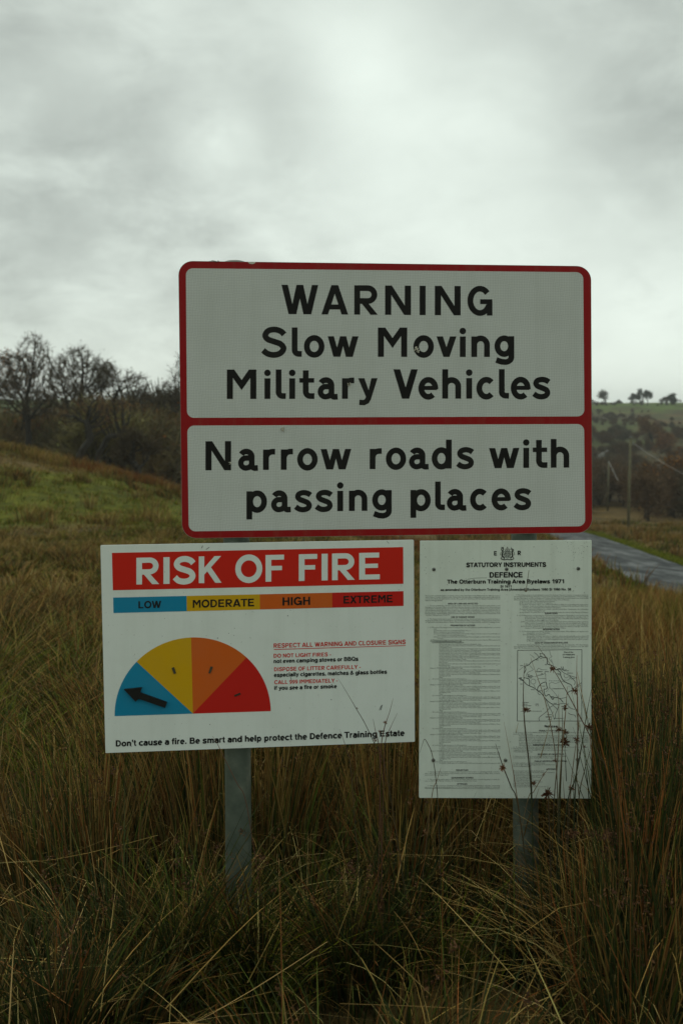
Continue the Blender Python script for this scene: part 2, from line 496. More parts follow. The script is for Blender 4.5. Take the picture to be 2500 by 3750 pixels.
H['('] = [S(spline([(34, 106), (16, 78), (10, 42), (16, 6), (34, -22)]), 16)]
H[')'] = [S(spline([(4, 106), (22, 78), (28, 42), (22, 6), (4, -22)]), 16)]
ADV = dict(zip('ABCDEFGHIKLMNOPQRSTUVWXY', (101, 101, 101, 101, 93, 85, 109, 101, 39, 101, 85, 116, 101, 109, 93, 109, 101, 93, 85, 101, 93, 132, 93, 93)))
ADV.update(dict(zip('abcdefghiklmnoprstuvwy', (78, 85, 78, 85, 78, 47, 85, 85, 39, 78, 39, 124, 85, 85, 85, 54, 78, 47, 85, 78, 109, 78))))
ADV.update({'J': 78, ' ': 39, '.': 39, ',': 39, '-': 47, "'": 33, '&': 101, '9': 78, '0': 78, '1': 78, '7': 78, '3': 78, '8': 78, '(': 47, ')': 47})
BEAR = {c: 8 for c in "BDEFHIKLMNPRUbhiklmnpru"}
BEAR.update({c: 4 for c in "OCGQSaceodgst0389fJ"}); BEAR.update({c: 0.5 for c in "AVWXYTvwy17"}); BEAR.update({'1': 16, '.': 9, ',': 9, '-': 5, "'": 7, '&': 4, '(': 5, ')': 5})
HAIR = 0.00005


def glyph_box(g):
    xs = [p[0] for lay in g for poly in lay for p in poly]
    return min(xs), max(xs)


def add_glyph(mb, fr, g, lift, fx, fy, bold=0.0):
    if bold:                                                # thicken each stroke along its outline
        g = g + [strip(poly, bold, True) for lay in g for poly in lay]
    for k, lay in enumerate(g):
        for poly in lay:
            mb.poly([fr(fx(x, y), fy(x, y), lift + k * HAIR) for x, y in poly])


def letter_row(mb, fr, items, base, cap, lift):
    """items: (letter, left edge); base: two (x, y) on the base line; cap: capital height in window pixels"""
    (xa, ya), (xb, yb) = base
    s = cap / 100.0
    for ch, x0 in items:
        g = G[ch]; lo, _ = glyph_box(g)
        add_glyph(mb, fr, g, lift,
                  lambda x, y: x0 + (x - lo) * s,
                  lambda x, y: ya + (yb - ya) * (x0 + (x - lo) * s - xa) / (xb - xa) - y * s)


def text_row(mb, fr, text, x0, x1, y0, y1, cap, lift, bold=0.0):
    """text fitted between two points of its base line"""
    total = sum(ADV[c] for c in text) - BEAR[text[0]] - BEAR[text[-1]]
    k = (x1 - x0) / total; s = cap / 100.0
    pen = -BEAR[text[0]]
    for ch in text:
        if ch != ' ':
            g = H[ch]; lo, hi = glyph_box(g); b = BEAR[ch]
            w = (ADV[ch] - 2 * b) / max(hi - lo, 1e-6)
            if ch in ".,'-": w = 1.0
            def fx(x, y, pen=pen, lo=lo, w=w, b=b): return x0 + (pen + b + (x - lo) * w) * k
            add_glyph(mb, fr, g, lift, fx, lambda x, y: y0 + (y1 - y0) * (fx(x, y) - x0) / (x1 - x0) - y * s, bold)
        pen += ADV[ch]


def place(fr_pts): return fr_pts


# ------------------------------------------------------------------ sign materials
M_RED = sheet_mat('red_reflective', RED_BORDER, 0.4, 0.16, (0.2, 0.03, 0.03), streak=0.10)
M_RWHITE = sheet_mat('white_reflective', WHITE_REFLECTIVE, 0.4, 0.16, weave=0.30, streak=0.09, speck=0.2)
M_BLACK = sheet_mat('black_lettering', (0.012, 0.012, 0.011), 0.45, 0.05)
M_ALU = sheet_mat('dull_aluminium', (0.30, 0.33, 0.30), 0.5, 0.4)
M_BOARD = sheet_mat('white_board', WHITE_BOARD, 0.35, 0.12, speck=0.3, streak=0.06)
M_PAPER = sheet_mat('white_notice_board', WHITE_NOTICE, 0.4, 0.18, speck=0.5, streak=0.12)
M_BANNER = sheet_mat('red_print', (0.55, 0.022, 0.012), 0.35, 0.06, (0.3, 0.03, 0.02))
M_BLUE = sheet_mat('blue_print', (0.012, 0.215, 0.36), 0.35, 0.06)
M_YELLOW = sheet_mat('yellow_print', (0.56, 0.33, 0.008), 0.35, 0.08)
M_ORANGE = sheet_mat('orange_print', (0.56, 0.112, 0.015), 0.35, 0.08)
M_PRED = sheet_mat('scale_red_print', (0.50, 0.020, 0.014), 0.35, 0.06, (0.3, 0.03, 0.02))
M_INK = sheet_mat('black_print', (0.014, 0.015, 0.014), 0.4, 0.03)
M_FADE = sheet_mat('weathered_print', (0.05, 0.06, 0.055), 0.4, 0.1)
M_SMALL = sheet_mat('small_print_ink', (0.11, 0.13, 0.115), 0.4, 0.1)
M_VELCRO = sheet_mat('black_velcro', (0.035, 0.035, 0.025), 0.9, 0.5, (0.2, 0.2, 0.12))
M_CHIP = sheet_mat('chipped_metal', (0.55, 0.54, 0.45), 0.6, 0.4, (0.25, 0.2, 0.12))
M_MOSS = sheet_mat('dry_moss', (0.07, 0.08, 0.05), 0.9, 0.5)
M_STEEL = sheet_mat('screw_steel', (0.16, 0.165, 0.15), 0.5, 0.5)
M_POST, nt, b_ = new_mat('galvanised_steel')
f1 = noise_node(nt, 14.0, 5, 0.6); f2 = noise_node(nt, 60.0, 3, 0.6)
c1 = ramp(nt, f1, [(0.3, (0.052, 0.072, 0.054)), (0.55, (0.100, 0.124, 0.096)), (0.78, (0.20, 0.215, 0.165))])
c1 = mixc(nt, ramp(nt, f2, [(0.6, (0, 0, 0)), (0.75, (0.45, 0.45, 0.45))]), c1, (0.09, 0.12, 0.07))
nt.links.new(c1, b_.inputs['Base Color']); b_.inputs['Metallic'].default_value = 0.2; b_.inputs['Roughness'].default_value = 0.55
bump(nt, b_, f2, 0.25, 0.002)

# ------------------------------------------------------------------ warning sign
FW = Frame(600, 920, 1650 / 1568)
warn = empty('warning_sign', on_plane(1420, 1990))
tag(warn, 'large red bordered white sign about slow military vehicles, above the other two boards', 'road sign')
OUT = [(50, 32.5), (1486, 51), (1490, 980), (63, 1000)]
plate = slab(FW, rounded(OUT, 50), 0.0, 0.004).build('sign_plate', M_ALU, warn)
slab(FW, rounded([(51, 33.5), (1485, 52), (1489, 979), (64, 999)], 49.5), 0.0006, 0.0005).build('red_border', M_RED, warn)
slab(FW, rounded([(76.5, 58.5), (1458, 72.5), (1462, 574.5), (80.5, 579.5)], 24), 0.0010, 0.0003).build('upper_panel', M_RWHITE, warn)
slab(FW, rounded([(81.5, 606.5), (1461, 601), (1465, 957), (86.5, 975)], 24), 0.0010, 0.0003).build('lower_panel', M_RWHITE, warn)


def za(sc_, ox, oy):            # letter positions were read in several windows of the photograph
    return lambda x, y: ((ox + x * sc_ - 600) / (1650 / 1568), (oy + y * sc_ - 920) / (1650 / 1568))


LIFT = 0.0013
A_ = Frame(980, 1010, 880 / 1568); B_ = Frame(780, 1310, 1280 / 1568); C_ = Frame(720, 1580, 1400 / 1568)
rows = [
    (A_, [('W', 90), ('A', 350), ('R', 564), ('N', 765), ('I', 990), ('N', 1089), ('G', 1302)], ((136, 249), (1255, 257)), 191.5),
    (A_, [('S', -43), ('l', 157), ('o', 236), ('w', 391)], ((136, 527), (1400, 528.5)), 191),
    (A_, [('M', 718), ('o', 949), ('v', 1100), ('i', 1250), ('n', 1327), ('g', 1478)], ((136, 527), (1400, 528.5)), 191),
    (B_, [('M', 62), ('i', 229), ('l', 281), ('i', 340), ('t', 387), ('a', 469), ('r', 578), ('y', 650)], ((62, 184.5), (1510, 182.5)), 132),
    (B_, [('V', 808), ('e', 920), ('h', 1027), ('i', 1133), ('c', 1180), ('l', 1281), ('e', 1334), ('s', 1430)], ((62, 184.5), (1510, 182.5)), 132),
    (C_, [('N', 36), ('a', 170), ('r', 272), ('r', 345), ('o', 412), ('w', 508)], ((36, 159.5), (1526, 148)), 119.5),
    (C_, [('r', 709), ('o', 775), ('a', 870), ('d', 963), ('s', 1063)], ((36, 159.5), (1526, 148)), 118.5),
    (C_, [('w', 1198), ('i', 1337), ('t', 1377), ('h', 1451)], ((36, 159.5), (1526, 148)), 118),
    (C_, [('p', 204), ('a', 305), ('s', 399), ('s', 484), ('i', 575), ('n', 624), ('g', 719)], ((204, 330), (1370, 319)), 119),
    (C_, [('p', 876), ('l', 977), ('a', 1025), ('c', 1120), ('e', 1208), ('s', 1298)], ((204, 330), (1370, 319)), 117.5),
]
for fr, items, base, cap in rows:
    mb = MB(); letter_row(mb, fr, items, base, cap, LIFT); mb.build('lettering', M_BLACK, warn)


def blot(mb, fr, cx, cy, r, lift, n=11, thick=0.0006, seed=0):
    q = random.Random(seed)
    out = []
    for i in range(n):
        a = 2 * math.pi * i / n; rr = r * q.uniform(0.55, 1.1)
        out.append((cx + rr * math.cos(a), cy + rr * math.sin(a)))
    mb.prism([fr(x, y, lift) for x, y in out], [fr(x, y, lift - thick) for x, y in out])


def dent(fr, x, y, r, parent, seed):
    """torn-up metal round a bullet mark: little curled flakes round a dark pit"""
    q = random.Random(seed); mb = MB()
    for i in range(9):
        a = q.uniform(0, 6.28); d = r * q.uniform(0.15, 0.8)
        cx, cy = x + d * math.cos(a), y + d * math.sin(a)
        e = q.uniform(0, 6.28); s1, s2 = r * q.uniform(0.18, 0.42), r * q.uniform(0.12, 0.3)
        base = [(cx + s1 * math.cos(e), cy + s1 * math.sin(e)), (cx + s2 * math.cos(e + 1.7), cy + s2 * math.sin(e + 1.7)), (cx - s1 * math.cos(e), cy - s1 * math.sin(e)), (cx - s2 * math.cos(e + 1.7), cy - s2 * math.sin(e + 1.7))]
        hs = [q.uniform(0.0018, 0.0062) for _ in base]
        mb.prism([fr(px, py, h) for (px, py), h in zip(base, hs)], [fr(px, py, 0.0012) for px, py in base])
    o = mb.build('bullet_dent', M_CHIP, parent)
    pit = MB(); blot(pit, fr, x, y, r * 0.38, 0.0026, 8, 0.001, seed); pit.build('pit', M_VELCRO, o)


dent(A_, 970, 484, 24, warn, 1)
dent(B_, 609, 118, 10, warn, 2)
dent(FW, 415, 617, 9, warn, 3)
dent(C_, 137, 129, 8, warn, 4)
# paint chip and tufts of moss on the top edge
mb = MB(); chip = [(292, 36), (319, 36.5), (317, 41), (309, 44), (299, 43), (294, 40)]
mb.prism([FW(x, y, 0.0012) for x, y in chip], [FW(x, y, 0.0007) for x, y in chip]); mb.build('paint_chip', M_CHIP, warn)
mb = MB()
for i in range(14): blot(mb, FW, 160 + i * 2.3, 34 + random.uniform(-2, 3), random.uniform(1.2, 2.6), 0.0014 + 0.0001 * i, 7, 0.003, i)
mb.build('moss_tuft', M_MOSS, warn)
for xa, xb, yy in ((60, 1484, 250), (64, 1488, 770)):        # stiffening rails on the back
    mb = MB(); o = [(xa, yy - 20), (xb, yy - 16), (xb, yy + 20), (xa, yy + 24)]
    mb.prism([FW(x, y, -0.0045) for x, y in o], [FW(x, y, -0.030) for x, y in o]); mb.build('back_rail', M_ALU, warn)

# ------------------------------------------------------------------ fire risk board
FF = Frame(340, 1960, 1200 / 1568)
fire = empty('fire_risk_sign', on_plane(340 + 790 * 0.7653, 1960 + 1015 * 0.7653))
tag(fire, 'white fire risk board with red banner, coloured dial and black arrow on blue', 'warning sign')
slab(FF, rounded([(36, 49), (1535, 23), (1540, 990), (60, 1044)], 4, 3), -0.001, 0.005).build('board', M_BOARD, fire)


def printed(fr, outline, mat, name, parent, lift):
    mb = MB(); mb.poly([fr(x, y, lift) for x, y in outline]); return mb.build(name, mat, parent)


P1, P2 = -0.0005, 0.0
banner = printed(FF, [(91, 85), (1484, 57), (1485, 233), (95.5, 264)], M_BANNER, 'banner', fire, P1)
mb = MB(); text_row(mb, FF, 'RISK OF FIRE', 208, 1372, 236.5, 211, 128, P2); mb.build('lettering', M_BOARD, banner)
SB = [(97, 299), (1485.5, 268), (1486, 339), (98.5, 373)]
divs = [0, (448 - 97) / 1388, (798 - 97) / 1388, (1144 - 97) / 1388, 1]
words = [('LOW', 218, 327, 350.5, 348, 34, M_BLUE), ('MODERATE', 478, 771, 347.5, 340.5, 37, M_YELLOW), ('HIGH', 907, 1039, 337, 333.5, 39, M_ORANGE), ('EXTREME', 1199, 1433, 327.5, 321.5, 36, M_PRED)]
for k, (t, xa, xb, ya, yb, cp, mt) in enumerate(words):
    u0, u1 = divs[k], divs[k + 1]
    band = printed(FF, [quad_at(SB, u0, 0), quad_at(SB, u1, 0), quad_at(SB, u1, 1), quad_at(SB, u0, 1)], mt, 'scale_band', fire, P1)
    mb = MB(); text_row(mb, FF, t, xa, xb, ya, yb, cp, P2); mb.build('lettering', M_INK, band)
for a0, a1, mt in ((180, 135.2, M_BLUE), (135.2, 90.4, M_YELLOW), (90.4, 45.6, M_ORANGE), (45.6, 0, M_PRED)):
    pts = [(478.5, 855)]
    for i in range(15):
        a = R(lerp(a0, a1, i / 14)); pts.append((477.5 + 373.5 * math.cos(a) - 5 * math.sin(a), 855 - 12 * math.cos(a) - 365 * math.sin(a)))
    printed(FF, pts, mt, 'dial_sector', fire, P1)
mb = MB(); ar = [(150, 735), (236, 726), (229, 751), (356, 797), (347, 823), (219, 779), (206, 794)]
mb.prism([FF(x, y, 0.009) for x, y in ar], [FF(x, y, 0.002) for x, y in ar]); mb.build('arrow', M_INK, fire)
for q in ([(377, 636), (388, 632), (398, 660), (388, 665)], [(563, 629), (574, 631), (562, 662), (553, 660)], [(676, 766), (704, 754), (707, 762), (679, 773)]):
    mb = MB(); mb.prism([FF(x, y, 0.002) for x, y in q], [FF(x, y, -0.0004) for x, y in q]); mb.build('fixing_strip', M_VELCRO, fire)
for t, xa, xb, ya, yb, cp, mt in (
        ('RESPECT ALL WARNING AND CLOSURE SIGNS', 865, 1496, 540, 521.5, 21, M_BANNER),
        ('DO NOT LIGHT FIRES -', 865, 1139, 587, 580, 18.5, M_BANNER), ('not even camping stoves or BBQs', 865, 1269, 612.5, 600.5, 18.5, M_INK),
        ('DISPOSE OF LITTER CAREFULLY -', 867, 1281, 652, 640, 18.5, M_BANNER), ('especially cigarettes, matches & glass bottles', 867, 1406, 678.5, 662.5, 18.5, M_INK),
        ('CALL 999 IMMEDIATELY -', 868, 1171, 714, 705, 18.5, M_BANNER), ('if you see a fire or smoke', 868, 1166, 741, 732, 18.5, M_INK),
        ("Don't cause a fire. Be smart and help protect the Defence Training Estate", 110, 1490, 1012, 960.5, 28.5, M_INK)):
    mb = MB(); text_row(mb, FF, t, xa, xb, ya, yb, cp, P1, 4.0 if mt is M_INK else 0.0); mb.build('lettering', mt, fire)
printed(FF, [(866, 546), (1496, 527.5), (1496, 530.5), (866, 549.5)], M_BANNER, 'underline', fire, P1)
# scuffs and specks, each a mark of its own
for i, (x, y, r) in enumerate([(932, 386, 3), (650, 470, 2), (677, 446, 2), (597, 493, 3), (343, 399, 2), (560, 907, 2), (1140, 788, 3), (200, 571, 2), (675, 480, 2), (388, 985, 1.5), (661, 520, 1.6), (965, 603, 2), (928, 650, 3)]):
    mb = MB(); blot(mb, FF, x, y, r, -0.0004, 6, 0.0004, i); mb.build('scuff_mark', M_FADE, fire)
for a, b2, c, d in ((1369, 838, 1379, 815), (1376, 838, 1383, 812), (519, 62, 524, 50), (540, 68, 556, 57), (1405, 28, 1415, 40), (945, 680, 950, 700)):
    mb = MB(); mb.poly([FF(a, b2, -0.0004), FF(a + 2.5, b2 + 1, -0.0004), FF(c + 2.5, d + 1, -0.0004), FF(c, d, -0.0004)]); mb.build('scuff_mark', M_FADE, fire)

# ------------------------------------------------------------------ byelaw notice
FB = Frame(1500, 1950, 750 / 1568)
note = empty('byelaw_notice', on_plane(1500 + 740 * 0.4783, 1950 + 2036 * 0.4783))
tag(note, 'white byelaws notice board covered in small black print with crest and map', 'notice')
slab(FB, rounded([(80, 65), (1393, 60), (1388, 2040), (72, 2035)], 5, 3), -0.001, 0.005).build('board', M_PAPER, note)
for t, xa, xb, ya, yb, cp in (
        ('E', 645, 665, 176, 176, 32), ('R', 826, 849, 173, 173, 32), ('STATUTORY INSTRUMENTS', 432, 1042, 265, 262, 33), ('DEFENCE', 611, 862, 345.5, 344, 40),
        ('The Otterburn Training Area Byelaws 1971', 286, 1180, 392, 389, 30), ('SI 1971', 693, 778, 422, 422, 17),
        ('as amended by the Otterburn Training Area (Amended) Byelaws 1980 SI 1980 No. 38', 236, 1234, 448, 444, 18),
        ('AREA OF LAND AND AFFECTED', 291, 521, 552, 551, 12), ('USE OF DANGER AREAS', 317, 494, 655, 654, 12), ('PROHIBITION OF ACCESS', 312, 499, 719, 718, 12),
        ('PROJECTILES', 354, 447, 1828, 1828, 12), ('GOVERNMENT STORES', 317, 486, 1887, 1886, 12), ('OFFENCES', 362, 439, 1934, 1934, 12),
        ('EXEMPTIONS', 1035, 1131, 627, 626, 12), ('INTERPRETATION', 1020, 1146, 750, 749, 12), ('DATE OF OPERATION OF BYELAWS', 956, 1210, 853, 851, 12),
        ('Notices', 1032, 1128, 1494, 1494, 18), ('PENALTY FOR OFFENCES', 990, 1190, 1526, 1525, 12), ('INSPECTION OF BYELAWS AND PLAN', 942, 1218, 1636, 1635, 12),
        ('RECOVERY OF PROJECTILES', 980, 1180, 1707, 1706, 12), ('PUBLIC NOTIFICATION OF FIRING', 955, 1203, 1760, 1759, 12), ('APPENDIX', 1044, 1128, 1821, 1820, 12)):
    mb = MB(); text_row(mb, FB, t, xa, xb, ya, yb, cp, P1, 5.0 if cp > 25 else 2.0 if cp > 13 else 0.0); mb.build('lettering', M_INK, note)


def ink(mb, fr, path, w, lift=P1, closed=False):
    for q in strip(path, w, closed): mb.poly([fr(x, y, lift) for x, y in q])


# royal arms: crowned shield in a garter between lion and unicorn, scroll below
FC = Frame(1500, 1960, 700 / 1568)
mb = MB()
k_ = 0
def cr(path, w=2.6, closed=False):
    global k_
    k_ += 1; ink(mb, FC, path, w, P1 + 0.00003 * k_, closed)
cr(arc(800, 160, 24, 28, 0, 360, 24)[:-1], 4.2, True); cr(arc(800, 160, 17, 20, 0, 360, 20)[:-1], 1.8, True)
cr([(800, 140), (800, 180)], 2); cr([(783, 160), (817, 160)], 2)
for qx, qy in ((791, 150), (809, 150), (791, 170), (809, 170)):
    cr(arc(qx, qy, 4, 5, 0, 360, 8)[:-1], 3, True)
cr([(782, 130), (786, 116), (800, 124), (814, 116), (818, 130), (782, 130)], 3.2); cr(arc(800, 118, 15, 12, 180, 360, 10), 2.4); cr([(800, 106), (800, 95)], 3); cr([(796, 99), (804, 99)], 2.4); cr([(800, 107), (800, 124)], 2.4)
cr(spline([(776, 186), (764, 176), (758, 158), (762, 140), (758, 126)]), 10); cr(arc(760, 116, 9, 10, 0, 360, 10)[:-1], 6, True); cr([(752, 106), (754, 97), (760, 102), (766, 97), (768, 106)], 3)
cr(spline([(764, 140), (776, 136), (782, 130)]), 4); cr(spline([(764, 155), (776, 156), (782, 150)]), 4); cr(spline([(762, 172), (752, 182), (748, 194), (756, 196)]), 5); cr(spline([(770, 182), (776, 190), (770, 197)]), 5); cr(spline([(757, 165), (744, 160), (746, 146), (752, 140)]), 3)
cr(spline([(824, 186), (838, 176), (842, 158), (838, 140), (842, 126)]), 9); cr(spline([(842, 126), (840, 114), (832, 112), (826, 120)]), 6); cr([(834, 110), (828, 98)], 2.2); cr(spline([(846, 112), (850, 122), (848, 136)]), 4)
cr(spline([(836, 140), (824, 136), (818, 130)]), 3.6); cr(spline([(836, 155), (824, 156), (818, 150)]), 3.6); cr(spline([(838, 172), (848, 182), (852, 194), (846, 196)]), 4.4); cr(spline([(830, 182), (826, 190), (832, 197)]), 4.4); cr(spline([(845, 165), (858, 160), (856, 146), (850, 138)]), 3)
cr(spline([(752, 194), (770, 202), (800, 198), (830, 202), (850, 194)]), 6)
mb.build('royal_crest', M_INK, note)

# small print
body = [
    (118, 692, 489, ["The Secretary of State for Defence, in exercise of his powers under Part II of the Military Lands Act 1892 (a), Section 2",
                     "of the Defence (Transfer of Functions) Act 1964 (b) and of all other powers enabling him in that behalf hereby, with the",
                     "consent of the Northumberland County Council so far as regards the interference with the highways hereinafter mentioned,", "make the following Byelaws:"]),
    (118, 692, 565, ["   1.  The area to which these Byelaws apply (hereinafter referred to as \"the Danger Areas\") consists of lands, in part",
                     "belonging to the Secretary of State and in part lands which the Secretary of State has a right to use for defence purposes",
                     "in the Districts of Alnwick and Tynedale in the County of Northumberland known as the Otterburn Training Area together",
                     "with all highways thereon the boundaries of which are, for convenience of identification, shown by a thick black line on",
                     "the plan annexed to these Byelaws and identified as \"Plan of the Otterburn Training Area\". The Danger Areas comprise",
                     "Redesdale Range, Otterburn Range, Bellshiel Demolition Range and Outlying Areas coloured on the attached Plan of the", "Otterburn Training Area as \"A\" and \"B\"."]),
    (118, 692, 668, ["   2.  The Danger Areas may be used for the firing of all artillery, infantry and tank weapons and for the firing or",
                     "dropping by aircraft of air to ground missiles and all activities ancillary to such firing or dropping and the destruction", "of explosives and ammunition. Range Areas may be used independently, even as Outlying Areas."]),
    (135, 692, 732, ["3.  (1) When any of the Danger Areas are being used for one of the purposes specified in Byelaw No.2, no person", "        shall:",
                     "        (a) enter into or pass over or through that Danger Area, or", "        (b) be or remain in or upon that Danger Area, or",
                     "        (c) cause or permit or suffer any vehicle, animal, vessel, aircraft or thing to come into or upon or to pass through or to", "             be or remain in or upon that Danger Area, or",
                     "        (d) cause or permit any aircraft to fly over that Danger Area at a height less than 20,000 feet above mean", "             sea level.",
                     "    (2) Whilst any of the Danger Areas are being used for any of the said purposes, notice of the fact shall be given by the", "        display of the following signals, that is to say:"]),
    (797, 1366, 484, ["   7.  The following persons are hereby authorised to remove from the Danger Areas and to take into custody without warrant any",
                      "person found in any of the Danger Areas when it is being used for any of the purposes specified in Byelaw No.2 or found committing",
                      "any other offence against any of the said Byelaws, and to remove from the Danger Areas any vehicle, animal, vessel, aircraft or thing", "whatsoever found in any of the Danger Areas in contravention of any of the said Byelaws.",
                      "       (a) the General Officer Commanding North East District;", "       (b) the Commandant of the Otterburn Training Area;",
                      "       (c) any officer, any warrant officer, non-commissioned officer or rating of corresponding rank, or any service", "           policeman, in uniform and being for the time being under the Command of the said General Officer Com-", "           manding or the Commandant of the Otterburn Training Area;",
                      "       (d) any person authorised in writing by or on behalf of the said General Officer Commanding or the Commandant", "           of the Otterburn Training Area; and", "       (e) any member of a police force or any special constable under the control of the Ministry of Defence."]),
    (820, 1366, 640, ["8.   (1) Nothing done by a person using any of the Danger Areas in pursuance of Byelaw No.2 or by a person acting", "          under and in accordance with any authority or permission given by or on behalf of the Secretary of State or",
                      "          the General Officer Commanding, North East District, or the Commandant of the Otterburn Training Area", "          shall constitute an offence against any of these Byelaws.",
                      "     (2) If it is proved that an act or omission of any person which would otherwise have been an offence against any", "          of the provisions of paragraph (1) of Byelaw No.3, was due to any cause not avoidable by the exercise of",
                      "          reasonable care by that person the act or omission shall be deemed not to be an offence against that Byelaw.", "     (3) The provisions of Byelaw 3(1) shall not apply to any person acting in the exercise of any right conferred by", "          a tenancy or licence granted by the Secretary of State for Defence."]),
    (840, 1366, 763, ["9.  (1) The Interpretation Act 1889(c) shall apply to the interpretation of these Byelaws as it applies to the", "         interpretation of an Act of Parliament.", "    (2) In these Byelaws the expressions:",
                      "         \"projectile\" includes any shot or shell or other missile and any portion thereof;", "         \"aircraft\" includes any craft or contrivance which though not an aircraft is for the time being airborne; and",
                      "         \"vessel\" includes any craft or vessel used in navigation and any craft or vessel which though not so used is", "         for the time being waterborne."]),
    (797, 1366, 866, ["    The Otterburn Training Area Byelaws 1971 came into operation on the 14th day of September 1971. These Byelaws", "were amended by the Otterburn Training Area (Amendment) Byelaws 1980 which came into operation on the 18th day of", "April 1980. The Amendments have been incorporated into the text of the above Byelaws."]),
    (792, 1366, 1538, ["1.  By Section 17 (2) of the Military Lands Act 1892, as amended by Section 1 and Schedule 1 to the Criminal", "Justice Act 1982, it is provided:", "       If any person commits an offence against any Byelaw under this Act he shall be liable on conviction before",
                       "       a Summary Jurisdiction, to a fine not exceeding TWENTY POUNDS and may be removed by any", "       Officer authorised in the manner provided by the Byelaws from the area to which the Byelaws apply", "       without warrant, and brought before a Court of Summary Jurisdiction to be dealt with according", "       to Law, and any vehicle, animal, vessel or thing found in the area in contravention of any Byelaw",
                       "       may be taken and on the said Court being satisfied", "       Summary Jurisdiction to be forfeited to Her Majesty."]),
    (792, 1366, 1649, ["2.  A copy of these Byelaws and a plan showing the Danger Areas may be seen at the Otterburn", "They may also be inspected at the offices of the Senior Estate Surveyor", "Longbenton, Newcastle upon Tyne NE7 7YA, where copies of the Byelaws may also be", "of this notice (if) for each copy."]),
    (792, 1366, 1720, ["3.  Any person who finds a projectile within the Danger Area should at once report it", "to the Commandant, Otterburn Training Area, Otterburn Camp"]),
    (792, 1366, 1772, ["4.  Public notification of intended firing will be given", "the day or night of the firing giving particulars of the intended times", "listed in the Appendix below."]),
    (792, 1120, 1832, ["The houses and locations within the Danger Area", "The Post Offices at Otterburn, Rochester, Harbottle and Alwinton", "The Police Station, Otterburn", "The District Councils at Bellingham and Rothbury", "The Forestry at Byrness and Kielder Forests", "The Area Engineer at Redesdale", "The National Park Offices, Northumberland", "The Officer Commanding, RAF Traffic Control", "Notice for Traffic Control Officer", "Northumberland Agricultural Offices", "The County Secretary, Northumberland County Hall"]),
    (115, 688, 1839, ["    4.  No person shall dig or search for any projectile in any land or other metal in or on the Danger Areas, or interfere", "with or take or retain or be in possession of any projectile or any lead or other metal found within the Danger Areas, or remove", "any projectile from the Danger Areas."]),
    (115, 688, 1897, ["    5.  No person shall interfere with or remove from the Danger Areas any stores or articles belonging to or under the", "care or control of the Minister of Defence or otherwise the property of the Crown."]),
    (115, 688, 1945, ["    6.  Subject to the provisions of Byelaw No.8 any person doing anything prohibited by or otherwise contravening", "any provision of any of the preceding Byelaws Nos. 3 to 5 and 9 thereby commits an offence against the Byelaws so contravened."]),
]
flag = ["WHILST REDESDALE RANGE IS BEING SO USED:", "(a) A red flag by day hoisted at the following places:"] + [
    "on the north edge of the road at the crossroads in Redesdale Camp;", "at a place 5 yards north of the northern boundary fence of Highway A 68, and 300 yards east", "of Redesdale Forest;", "at a place beside the Cottonshope Road, 1,500 yards north of its junction with Highway A 68;",
    "15 yards north of the road and track junction 350 yards north-east of Cottonshope Farm;", "1,000 yards south-west of the cairn on the hill known as Thirl Moor;", "at a place where the road crosses the River Coquet 400 yards east of Chew Green Camp;", "at a place 15 yards south of the council road U 4023 and 400 yards north-west of Fulhope Farm;",
    "on the south bank of the River Coquet opposite Blindburn Farm;", "at a place 15 yards west of the bridge over the River Coquet and 50 yards south of the junction", "of the river and its tributary Ridge's Cleugh;", "at a place 15 yards west of the bridge over Rowhope Burn and between council road U 4023 and", "River Coquet;", "at a place 20 yards south-west of the bridge over the River Coquet and 200 yards south-west of", "Barrowburn Farm;"]
pool = ["at a place 2 yards south-west of council road U 4023 and 800 yards north-west of Shillmoor Farm;", "at a place 200 yards south-west of the junction of the track leading to Harbottle Crag;", "at a place 15 yards north of the council road and 2,700 yards south-west of Holystone", "village;", "at a place 10 yards north of the east entrance to Redesdale Camp;",
        "WHILST OTTERBURN RANGE IS BEING SO USED", "at a place 5 yards west of council road U 5003 and 200 yards north of its junction with", "and Highway A 68;", "at a place 15 yards north-west of road junction and 1,700 yards north of Toft House Farm;", "on the north edge of the road at the crossroads in Redesdale Camp;", "(d) a red lamp by night displayed at the following places:"]
while len(flag) < 82: flag.append(pool[(len(flag) * 7) % len(pool)])
fc = bpy.data.curves.new('small_print', 'FONT'); fo = bpy.data.objects.new('small_print', fc)
COL.objects.link(fo); fc.resolution_u = 1; fc.size = 1.0


def print_line(acc, text, xa, xb, y, cap):
    fc.body = text
    dg = bpy.context.evaluated_depsgraph_get()
    me = bpy.data.meshes.new_from_object(fo.evaluated_get(dg))
    n = len(me.vertices)
    if n == 0: return
    co = np.empty(n * 3, np.float32); me.vertices.foreach_get('co', co); co = co.reshape(-1, 3)
    w = co[:, 0].max()
    kx = (xb - xa) / w if xb else cap / 0.70 * 0.86
    base = len(acc.v)
    for x, yy, _ in co:
        acc.v.append(tuple(FB(xa + x * kx, y - yy * cap / 0.70, P1)))
    for p in me.polygons: acc.f.append([base + i for i in p.vertices])
    bpy.data.meshes.remove(me)


